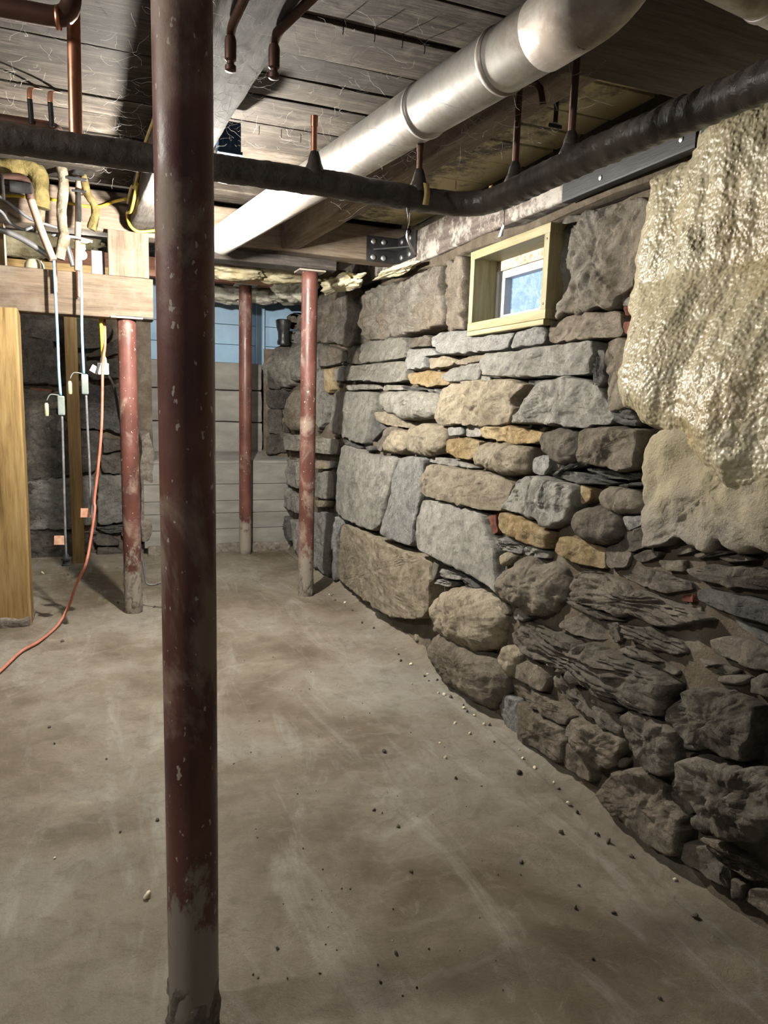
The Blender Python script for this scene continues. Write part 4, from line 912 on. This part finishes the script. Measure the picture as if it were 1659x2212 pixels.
# ------------------------------------------------------------------ lamps
def bulb(label, p, watts, r=.03, col=(1.0, .95, .86), hang=.22):
    root = empty('bare_bulb', p); tag(root, label, 'bulb')
    prof = []
    for i in range(15):
        a = -pi / 2 + pi * .86 * i / 14; prof.append((max(.0008, r * cos(a)), r * sin(a)))
    prof += [(.0135, r * 1.15), (.013, r * 1.35)]
    area = 4 * pi * r * r
    lathe('bulb_glass', prof, m_emit('lit bulb', col, watts / (pi * area)), root, sides=20)
    lathe('socket', [(.019, r * 1.35), (.02, r * 1.4), (.02, r * 1.4 + .035), (.045, r * 1.4 + .045), (.05, r * 1.4 + .06)], M['ivory'], root, sides=20)
    if hang: tube('flex', [V(p) + V((0, 0, r * 1.4 + .055)), V(p) + V((0, 0, hang))], .004, M['kcable'], root, 8)
    return root
bulb('bare lit bulb in a porcelain socket under the dusty grey joist', (.375, 3.42, 1.985), LAMP_MAIN)
bulb('small bare bulb glowing above the light timber beam', ony(178, 551, 5.0), LAMP_BACK, .026, hang=.29)
bulb('added round fill globe on the planks, out of view beside the nearest floor', (-1.45, 1.55, 2.24), LAMP_FILL, .07, hang=.165)  # fill source added out of view to brighten the foreground floor

# ------------------------------------------------------------------ pipes at the upper left
cp = empty('copper_pipe', (-.05, 2.13, 2.1)); tag(cp, 'vertical bright copper pipe rising from the taped pipe to a dark elbow', 'pipe')
tube('pipe_run', resample([V((-.052, 2.13, 1.9)), V((-.047, 2.13, 2.26))], .03), .0165, M['copper'], cp, 20)
tube('elbow', resample(fillet([(-1.2, 2.10, 2.2), (-.05, 2.06, 2.2), (-.045, 2.06, 2.4)], .05, 8), .012), .0235, M['dcopper'], cp, 20)
tube('ring', [V((-.085, 2.062, 2.2)), V((-.075, 2.061, 2.2))], .0265, M['copper'], cp, 20)
DY = 3.05; DZ = ony(60, 268, DY).z; DX = ony(122, 275, DY).x
dp = empty('copper_pipe', (-.4, DY, DZ)); tag(dp, 'dark copper pipe with a rounded end lying above the taped pipe', 'pipe')
tube('pipe_run', resample(fillet([(-1.8, DY, DZ), (DX, DY, DZ), (DX + .005, DY + .12, DZ)], .04, 6), .012), .021, M['dcopper'], dp, 16)
for px, py, lab in ((66, 232, 'bent copper strap hanger on the dark copper pipe away from its rounded end'), (110, 245, 'copper strap hanger on the dark copper pipe next to its rounded end')):
    a = ony(px, py, DY); hg = empty('pipe_hanger', (a.x, DY, DZ)); tag(hg, lab, 'hanger')
    ribbon('strap_top', [(a.x + .03, DY + .05, 2.398), (a.x + .004, DY - .01, 2.375), (a.x, DY - .024, 2.335)], .018, M['hanger'], hg); ribbon('strap', [(a.x, DY - .024, 2.335), (a.x + .002, DY - .025, DZ + .03), (a.x + .002, DY - .026, DZ - .005)], .018, M['rubber'], hg)
def pipe_at(name, label, pix, y, rad, mat, sides=14, rf=.0, path=None):
    P = [ony(a, b, y if not isinstance(y, list) else y[i]) for i, (a, b) in enumerate(pix)]
    P = resample(smooth_path(P, 8), .012)
    f = (lambda i, a, s: rad * (1 + rf * fr(V((cos(a), sin(a), s * 9 + pix[0][0])), 1.3, 4))) if rf else rad
    o = tube(name, P, f, mat, None, sides); tag(o, label, 'pipe'); return o
pipe_at('insulated_pipe', 'fat yellow fibreglass wrapped pipe bending down above the light beam', [(-120, 352), (0, 362), (50, 358), (80, 375), (86, 410), (86, 450)], 4.1, .045, M['yins'], 18, .22)
pipe_at('copper_pipe', 'dark copper pipe turning down into a dusty pale slanting pipe', [(-90, 378), (0, 383), (45, 385), (60, 400), (66, 430)], 4.0, .021, M['dcopper'], 16)
pipe_at('slanting_pipe', 'dusty pale pipe slanting down to the top of the light beam', [(66, 430), (90, 500), (115, 562)], 4.0, .0185, M['palepipe'], 16)
pipe_at('wrapped_pipe', 'white wrapped vertical pipe hanging beside the slanting pale pipe', [(85, 395), (88, 440), (86, 480), (84, 505)], 4.15, .023, M['wwrap'], 16, .25)
pipe_at('wrapped_pipe', 'dirty white and yellow wrapped pipe between two bare pipes', [(132, 350), (137, 400), (134, 450), (136, 500), (143, 512)], 4.1, .024, M['wwrap'], 16, .22)
pipe_at('plastic_sleeve', 'torn clear plastic sleeve at the end of the wrapped pipe', [(139, 505), (134, 525), (128, 560)], 4.1, .026, M['wwrap'], 12, .5)
pipe_at('vertical_pipe', 'pale straight vertical pipe in front of the bare bulb', [(171, 355), (169, 450), (167, 585)], 4.15, .0155, M['palepipe'], 16)
pipe_at('insulation_rag', 'strip of torn yellow insulation dangling beside the vertical pipe', [(180, 378), (190, 420), (205, 450), (205, 475), (198, 497)], 4.15, .018, M['yins'], 12, .7)
pipe_at('conduit', 'grey conduit slanting down behind the beam', [(-60, 475), (40, 512), (115, 560)], 4.2, .015, M['steelp'], 12)
pipe_at('conduit', 'short dark conduit leaning towards the bare bulb', [(142, 520), (158, 575)], 4.6, .014, M['steelp'], 12)
for i, (pix, lab) in enumerate(((((-60, 400), (0, 425), (40, 455), (70, 475), (125, 492)), 'white cable sagging across the bay above the light beam'), (((-60, 420), (0, 455), (20, 480), (50, 496), (70, 490)), 'white cable loop hanging left of the slanting pipe'), (((110, 508), (160, 512), (200, 522)), 'short white cable beside the vertical pipe'))):
    P = resample(smooth_path([ony(a, b, 4.1) for a, b in pix], 8), .02); o = tube('cable', P, .0075, M['wcable'], None, 8); tag(o, lab, 'cable')
vl = empty('pipe_valve', ony(168, 352, 4.12)); tag(vl, 'black valve with a lever handle on the vertical pipe under the taped pipe', 'valve')
lathe('valve_body', [(.02, -.06), (.03, -.055), (.03, -.02), (.024, -.015), (.024, .03), (.032, .035), (.032, .06)], M['rubber'], vl, (0, 0, 0), sides=16); box('lever', (.12, .02, .014), M['rubber'], vl, (-.02, -.03, -.085)); lathe('stem', [(.008, 0), (.008, .06), (.018, .062), (.018, .07)], M['rubber'], vl, (.03, 0, .01), (0, pi / 2, 0), 10)
vl2 = empty('pipe_valve', ony(45, 405, 3.98)); tag(vl2, 'black tap valve on the dark copper pipe elbow', 'valve')
lathe('valve_body', [(.02, -.05), (.026, -.045), (.026, .045), (.02, .05)], M['rubber'], vl2, (0, 0, 0), (0, pi / 2, 0), 14); box('handle', (.012, .02, .11), M['rubber'], vl2, (-.075, 0, -.01)); lathe('stem', [(.008, 0), (.008, .08)], M['rubber'], vl2, (-.08, 0, 0), (0, pi / 2, 0), 8)
cl = empty('strap_clamp', ony(171, 415, 4.13)); tag(cl, 'perforated black strap clamp on the pale vertical pipe', 'clamp')
lathe('clamp_ring', [(.02, -.012), (.021, -.01), (.021, .01), (.02, .012)], M['dcopper'], cl, sides=14); box('strap', (.018, .004, .16), M['rubber'], cl, (0, -.022, -.07)); box('wing_screw', (.07, .01, .012), M['rubber'], cl, (0, -.02, .0))
for (px, py, ln, lab) in ((118, 590, .17, 'perforated copper strap hanging over the light beam by the left blue cord'), (167, 590, .2, 'perforated copper strap hanging over the light beam below the vertical pipe')):
    a = ony(px, py - 30, 4.32); o = ribbon('copper_strap', [a, a - V((0, 0, ln * .5)), a - V((0, 0, ln))], .018, M['hanger'], None); tag(o, lab, 'strap')
jb = ony(74, 572, 4.44); o = lathe('ceramic_insulator', [(.045, 0), (.05, .004), (.048, .03), (.036, .045), (.036, .05), (.018, .058), (.004, .06)], M['ivory'], None, V((jb.x, 4.44, 1.952))); tag(o, 'round ivory ceramic insulator resting on the light timber beam', 'insulator')
box('junction_box', (.07, .05, .13), M['steelp'], None, V((ony(212, 570, 4.46).x, 4.46, 2.02))); tag(bpy.data.objects['junction_box'], 'grey metal junction box standing beside the upright timber block', 'box')

# ------------------------------------------------------------------ cables
def cord(name, label, P, r, mat, cat='cord', flat=None):
    o = tube(name, resample(smooth_path(P, 10), .015), r, mat, None, 8); tag(o, label, cat); return o
yc = 4.30
cord('yellow_cable', 'yellow cable stapled along the cross beam to the grey joist', [ony(-60, 425, 4.39), ony(20, 423, 4.39), ony(105, 430, 4.39), ony(165, 442, 4.39), ony(210, 447, 4.39), ony(245, 436, 4.36), ony(272, 430, 4.2)], .008, M['ycable'], 'cable')
def jl(y): return .40 - .05 * (y - 1.1) - .092
cord('yellow_cable', 'yellow cable clipped to the side of the dusty grey joist', [V((jl(4.2) - .01, 4.2, 2.3)), V((jl(4.0) - .008, 4.0, 2.33)), V((jl(3.8) - .008, 3.8, 2.29)), V((jl(3.4) - .008, 3.4, 2.34)), V((jl(2.9) - .008, 2.9, 2.33)), V((jl(2.2) - .008, 2.2, 2.34)), V((jl(1.5) - .008, 1.5, 2.34))], .008, M['ydull'], 'cable')
cord('yellow_cable', 'bright yellow cable looping below the joist end to the timber block', [V((jl(3.7) - .01, 3.7, 2.27)), V((jl(4.0) - .012, 4.0, 2.22)), ony(275, 460, 4.28), ony(280, 485, 4.26), ony(298, 500, 4.26), ony(335, 498, 4.26)], .008, M['ycable'], 'cable')
def hanging_cord(label, pix, ypl, conn, tagp, plugp):
    root = empty('hanging_cord', ony(*pix[0], ypl)); tag(root, label, 'cord')
    i0 = conn[0]
    up = [ony(a, b, ypl) for a, b in pix if b <= conn[1]]; dn = [ony(a, b, ypl) for a, b in pix if b >= conn[2]]
    P = resample(smooth_path(up, 8), .02); tube('upper_cord', P, .0075, M['bcable'], root, 8)
    tube('lower_cord', resample(smooth_path(dn, 8), .02), .0065, M['gcable'], root, 8)
    a, b = up[-1], dn[0]; c = (a + b) / 2; h = (a - b).length
    o = box('connector', (.036, .03, h), M['greyplastic'], root, c - root.location, bev=.008)
    tube('cap_leash', resample(smooth_path([a, a + V((-.05, 0, .005)), a + V((-.07, 0, -.03))], 6), .01), .003, M['greyplastic'], root, 6)
    lathe('cap', [(.009, 0), (.011, .01), (.011, .06), (.007, .07)], M['ivory'], root, a + V((-.072, 0, -.11)) - root.location, sides=10)
    tg = ony(*tagp, ypl); box('paper_tag', (.062, .002, .052), M['tagp'], root, tg - root.location, (0, .05, 0), bev=.0005)
    pg = ony(*plugp, ypl); plg = lathe('plug', [(.012, .04), (.02, .02), (.027, .018), (.027, .008), (.02, .006), (.02, -.015), (.026, -.017), (.026, -.024), (.01, -.025)], M['kcable'], root, pg - root.location, sides=16)
    for dx in (-.008, .008): box('prong', (.002, .006, .022), M['bolt'], plg, V((dx, 0, -.035)), bev=0)
    return root
hanging_cord('light blue and grey cord with orange tag hanging nearest the wooden post', [(116, 555), (119, 620), (124, 720), (127, 800), (131, 855), (134, 897), (137, 1000), (139, 1080), (141, 1150), (143, 1205)], 4.28, (0, 856, 896), (130, 1167), (143, 1212))
hanging_cord('light blue and grey cord with orange tag hanging beside the slim pine stud', [(174, 560), (176, 640), (177, 720), (181, 808), (186, 852), (189, 920), (193, 1000), (196, 1080), (199, 1120), (200, 1148)], 4.28, (0, 810, 850), (187, 1108), (200, 1155))
oc = cord('extension_cord', 'orange extension cord hanging from the light beam and running over the floor', [ony(225, 675, 4.5), ony(227, 740, 4.42), ony(222, 790, 4.3), ony(221, 860, 4.28), ony(219, 930, 4.26), ony(212, 1010, 4.24), ony(204, 1080, 4.22), ony(205, 1100, 4.2), ony(196, 1165, 4.15), ony(185, 1220, 4.1), onz(165, 1262, .25), onz(150, 1305, .1), onz(125, 1350, .02), onz(85, 1385, .012), onz(45, 1408, .012), onz(0, 1450, .012), onz(-60, 1500, .012), onz(-140, 1530, .012)], .0075, M['ocable'])
cord('yellow_strap', 'yellow strap hanging from the light beam to a white outlet', [ony(217, 675, 4.48), ony(221, 730, 4.44), ony(224, 790, 4.40)], .012, M['ycable'], 'strap')
ob = empty('outlet_box', ony(223, 797, 4.40)); tag(ob, 'white plastic outlet box hanging on the yellow strap', 'outlet')
box('body', (.06, .03, .065), M['white'], ob, (0, 0, 0), bev=.006); box('flap', (.045, .004, .04), M['white'], ob, (-.045, -.01, -.005), (0, .5, .3), bev=.001); lathe('neck', [(.018, 0), (.016, .03), (.01, .04)], M['white'], ob, (.003, 0, .03), sides=12)
cord('black_cord', 'black cord plugged into the white outlet and going behind the scuffed post', [ony(228, 806, 4.41), ony(240, 822, 4.44), ony(249, 850, 4.5), ony(256, 890, 4.55), ony(264, 925, 4.58), ony(275, 945, 4.6)], .008, M['kcable'])
cord('grey_cable', 'thin grey cable curling out from the scuffed steel post to the floor', [ony(303, 1195, 4.44), ony(309, 1220, 4.44), ony(314, 1250, 4.44), ony(319, 1262, 4.43), ony(335, 1263, 4.4), ony(358, 1260, 4.36), onz(380, 1300, .012), onz(400, 1330, .012)], .006, M['gcable'], 'cable')

# ------------------------------------------------------------------ small things under the planks
for i, (px, py, lab) in enumerate(((498, 118, 'capped dark pipe end under the joist beside its knot'), (592, 135, 'capped dark pipe end under the right edge of the grey joist'))):
    a = onz(px, py, 2.13); b = a + V((.10 if i else .02, -.55, .045)); root = empty('capped_pipe', a); tag(root, lab, 'pipe')
    tube('pipe_run', [a + V((0, 0, .045)), a + V((.002, -.02, .06)), b], .011, M['dcopper'], root, 12)
    lathe('cap', [(.006, -.04), (.0135, -.037), (.0135, -.026), (.009, -.022), (.009, -.016), (.014, -.012), (.0145, .03), (.012, .04)], M['dcopper'], root, (0, 0, 0), sides=16)
bb = empty('electrical_box', (.475, 2.98, 2.285)); tag(bb, 'dark blue plastic electrical box nailed to the side of the grey joist', 'box')
box('body', (.085, .09, .115), M['bbox'], bb, (0, 0, 0), bev=.006); box('rim', (.095, .1, .012), M['bbox'], bb, (0, 0, -.055), bev=.003)
for dx in (-.03, .0, .03): box('rib', (.008, .094, .09), M['bbox'], bb, (dx, 0, .01), bev=.002)
hk = empty('strap_hook', ony(1200, 262, 2.35)); tag(hk, 'perforated black strap with a wing screw hanging from the foamed planks', 'strap')
box('strap', (.016, .003, .10), M['rubber'], hk, (0, 0, .04)); box('wing', (.055, .008, .014), M['rubber'], hk, (0, 0, -.016)); tube('ring', [hk.location + V((.015 * cos(a * pi / 8), 0, -.02 + .015 * sin(a * pi / 8))) for a in range(17)], .003, M['bolt'], hk, 6)
# staples and nails poking through the planks
for i, (px, py) in enumerate([(513, 270), (560, 275), (608, 283), (650, 293), (742, 52), (810, 68), (870, 82), (918, 95), (985, 395), (800, 440)]):
    a = onz(px, py, 2.392); o = tube('nail', [a + V((0, 0, .012)), a - V((0, 0, .022)), a - V((.002, 0, .03))], .0016, M['dcopper'], None, 6); tag(o, 'small rusty nail poking down through the floor planks', 'nail', 'nails through the floor planks')
# tar lump on top of the far end of the wall
o = lathe('rubber_pipe_stub', [(.05, 0), (.055, .02), (.045, .05), (.048, .1), (.06, .14), (.068, .2), (.05, .21)], M['rubber'], None, ony(612, 745, 6.1), sides=12); tag(o, 'crumpled black plastic pipe stub in the corner on the stone wall', 'pipe')

# ------------------------------------------------------------------ insulation at the far ceiling
def lump(name, label, c, s, mat, seed, amp=.28, group=None):
    bm = bmesh.new(); bmesh.ops.create_icosphere(bm, subdivisions=5, radius=1)
    for v in bm.verts:
        q = v.co.copy(); f = 1 + amp * fr(q + V((seed * 3.1, 0, 0)), 1.5, 5) + .05 * noise.noise(q * 9)
        v.co = V((q.x * s[0], q.y * s[1], q.z * s[2])) * f
    o = link(name, bm_mesh(name, bm), mat, None, c); tag(o, label, 'insulation', group); return o
for i, (px, py, y, s, m, lab) in enumerate((
    (500, 585, 5.0, (.24, .12, .06), 'insul', 'yellowish insulation batt drooping behind the bearing plank near the duct'),
    (600, 588, 5.1, (.28, .14, .07), 'insul', 'large folded yellowish insulation batt between the two right steel posts'),
    (470, 632, 6.3, (.3, .12, .09), 'insulg', 'grey torn insulation hanging behind the farthest steel post on its left'),
    (560, 633, 6.25, (.22, .12, .09), 'insulg', 'grey ragged insulation right of the farthest steel post'),
    (640, 610, 5.9, (.2, .16, .14), 'insulg', 'grey ragged insulation tuft behind the glossy steel post'),
    (632, 640, 6.2, (.24, .1, .07), 'insulg', 'grey shadowed insulation sagging over the blue panel corner'),
    (720, 598, 5.2, (.2, .12, .05), 'insul', 'crusted pale insulation on the wall top beside the corner bracket'),
    (90, 520, 6.0, (.4, .1, .14), 'insul', 'yellowish insulation filling the bay behind the slanting pipe'))):
    lump('insulation_batt', lab, ony(px, py, y), s, M[m], i, .35)
lump('foam_crust', 'pale foam crust over the corner of sill and stone wall', ony(740, 612, 4.9), (.09, .3, .05), M['foam2'], 31, .5)
lump('foam_crust', 'pale foam crust squeezed out under the corner bracket', ony(855, 585, 4.3), (.05, .3, .022), M['foam2'], 33, .6)

# mortar line on top of the wall under the sill
mt = rough_block('mortar_cap', 1.80, 1.92, 2.0, 5.7, 2.09, 2.14, M['mortar'], None, .035); mt.parent = wr

# ------------------------------------------------------------------ crumbs on the floor
bm = bmesh.new(); bmesh.ops.create_icosphere(bm, subdivisions=2, radius=1)
for v in bm.verts: v.co *= 1 + .45 * noise.noise(v.co * 1.8)
cm = bm_mesh('crumb', bm); cm.materials.append(M['crumbp']); cm2 = cm.copy(); cm2.materials.clear(); cm2.materials.append(M['crumbd'])
def crumb(px, py, r, dark):
    p = onz(px, py, 0); p.z = floor_h(p.x, p.y) + r * .45
    if p.x > 1.45: return
    o = link('floor_crumb', cm2 if dark else cm, None, None, p, (random.uniform(0, 6), random.uniform(0, 6), random.uniform(0, 6))); s = r; o.scale = (s * random.uniform(.9, 1.5), s, s * .7)
    tag(o, 'tiny dark crumb of dirt on the bare concrete floor' if dark else 'tiny pale crumb on the bare concrete floor', 'crumb', 'dark crumbs on the floor' if dark else 'pale crumbs on the floor')
for q in ((318, 1938, .011), (890, 1477, .006), (947, 1497, .006), (960, 1500, .007), (983, 1562, .006), (1015, 1585, .007), (962, 1638, .006), (1155, 1660, .007), (1197, 1692, .005), (1025, 1547, .006), (950, 1605, .004), (1458, 1903, .006), (92, 1240, .012), (630, 1490, .004), (118, 1855, .004), (690, 1345, .004), (735, 1605, .003)): crumb(*q, False)
for q in ((830, 1625, .009), (808, 1753, .006), (860, 1787, .006), (888, 1886, .006), (1121, 1672, .011), (1126, 1865, .006), (1212, 1802, .008), (1242, 1963, .006), (1326, 1973, .006), (107, 1573, .006), (118, 1607, .005), (340, 1775, .006), (135, 1386, .009), (148, 1243, .008), (333, 1313, .008), (1425, 2156, .005), (1281, 2071, .004), (856, 2059, .005), (1650, 2063, .007), (697, 1878, .003), (822, 2120, .004), (985, 1683, .005), (1250, 1515 + 400, .004), (1040, 1700, .003), (560, 1560, .003), (505, 1650, .003), (600, 2050, .004), (230, 1640, .004), (260, 1800, .004), (590, 1420, .003), (255, 1303, .007)): crumb(*q, True)
for i in range(34):
    yy = random.uniform(1.2, 4.6); p = V((random.uniform(1.36, 1.44), yy, 0)); r = random.uniform(.003, .008); p.z = floor_h(p.x, p.y) + r * .45
    o = link('floor_crumb', cm2 if random.random() < .75 else cm, None, None, p, (random.uniform(0, 6), random.uniform(0, 6), 0)); o.scale = (r * 1.3, r, r * .7)
    tag(o, 'tiny bit of rubble on the floor along the foot of the stone wall', 'crumb', 'rubble along the wall foot')
for i in range(60): crumb(random.uniform(480, 1150), random.uniform(1420, 2180), random.uniform(.0015, .003), random.random() < .8)

# ------------------------------------------------------------------ cobwebs
def webs(name, label, regions, seed):
    rnd = random.Random(seed); vs = []; fs = []
    for (c, sp, n, L, r) in regions:
        for _ in range(n):
            p = V((c[0] + rnd.uniform(-sp[0], sp[0]), c[1] + rnd.uniform(-sp[1], sp[1]), c[2] + rnd.uniform(-sp[2], sp[2])))
            d = V((rnd.gauss(0, 1), rnd.gauss(0, 1), rnd.gauss(0, .35))).normalized() * L * rnd.uniform(.3, 1)
            path = [p + d * (k / 5) + V((0, 0, -.25 * L * (k / 5) * (1 - k / 5))) + noise.noise_vector((p + d * k) * 7) * .012 for k in range(6)]
            a, b = tube_data(path, r * rnd.uniform(.6, 1.2), 3, cap=False); o = len(vs); vs += a; fs += [tuple(x + o for x in f) for f in b]
    c, vv = centred(vs); o = link(name, mesh(name, vv, fs), M['web'], None, c); tag(o, label, 'cobweb', kind='stuff'); return o
webs('cobweb', 'fine dusty cobwebs over the planks left of the near steel post', [((-.1, 2.9, 2.375), (.35, .6, .02), 130, .12, .00035), ((.1, 3.6, 2.36), (.12, .5, .03), 50, .1, .00035)], 1)
webs('cobweb', 'fine dusty cobwebs on the grey joist and the planks beside the duct', [((.36, 2.4, 2.19), (.1, .6, .012), 150, .08, .00035), ((.7, 2.6, 2.37), (.25, .6, .02), 110, .12, .00035)], 2)
webs('cobweb', 'tangled cobwebs between the duct, the brown joist and the risers', [((1.05, 1.85, 2.12), (.12, .25, .07), 90, .14, .00035), ((.85, 2.2, 2.03), (.1, .5, .03), 30, .12, .00035)], 3)
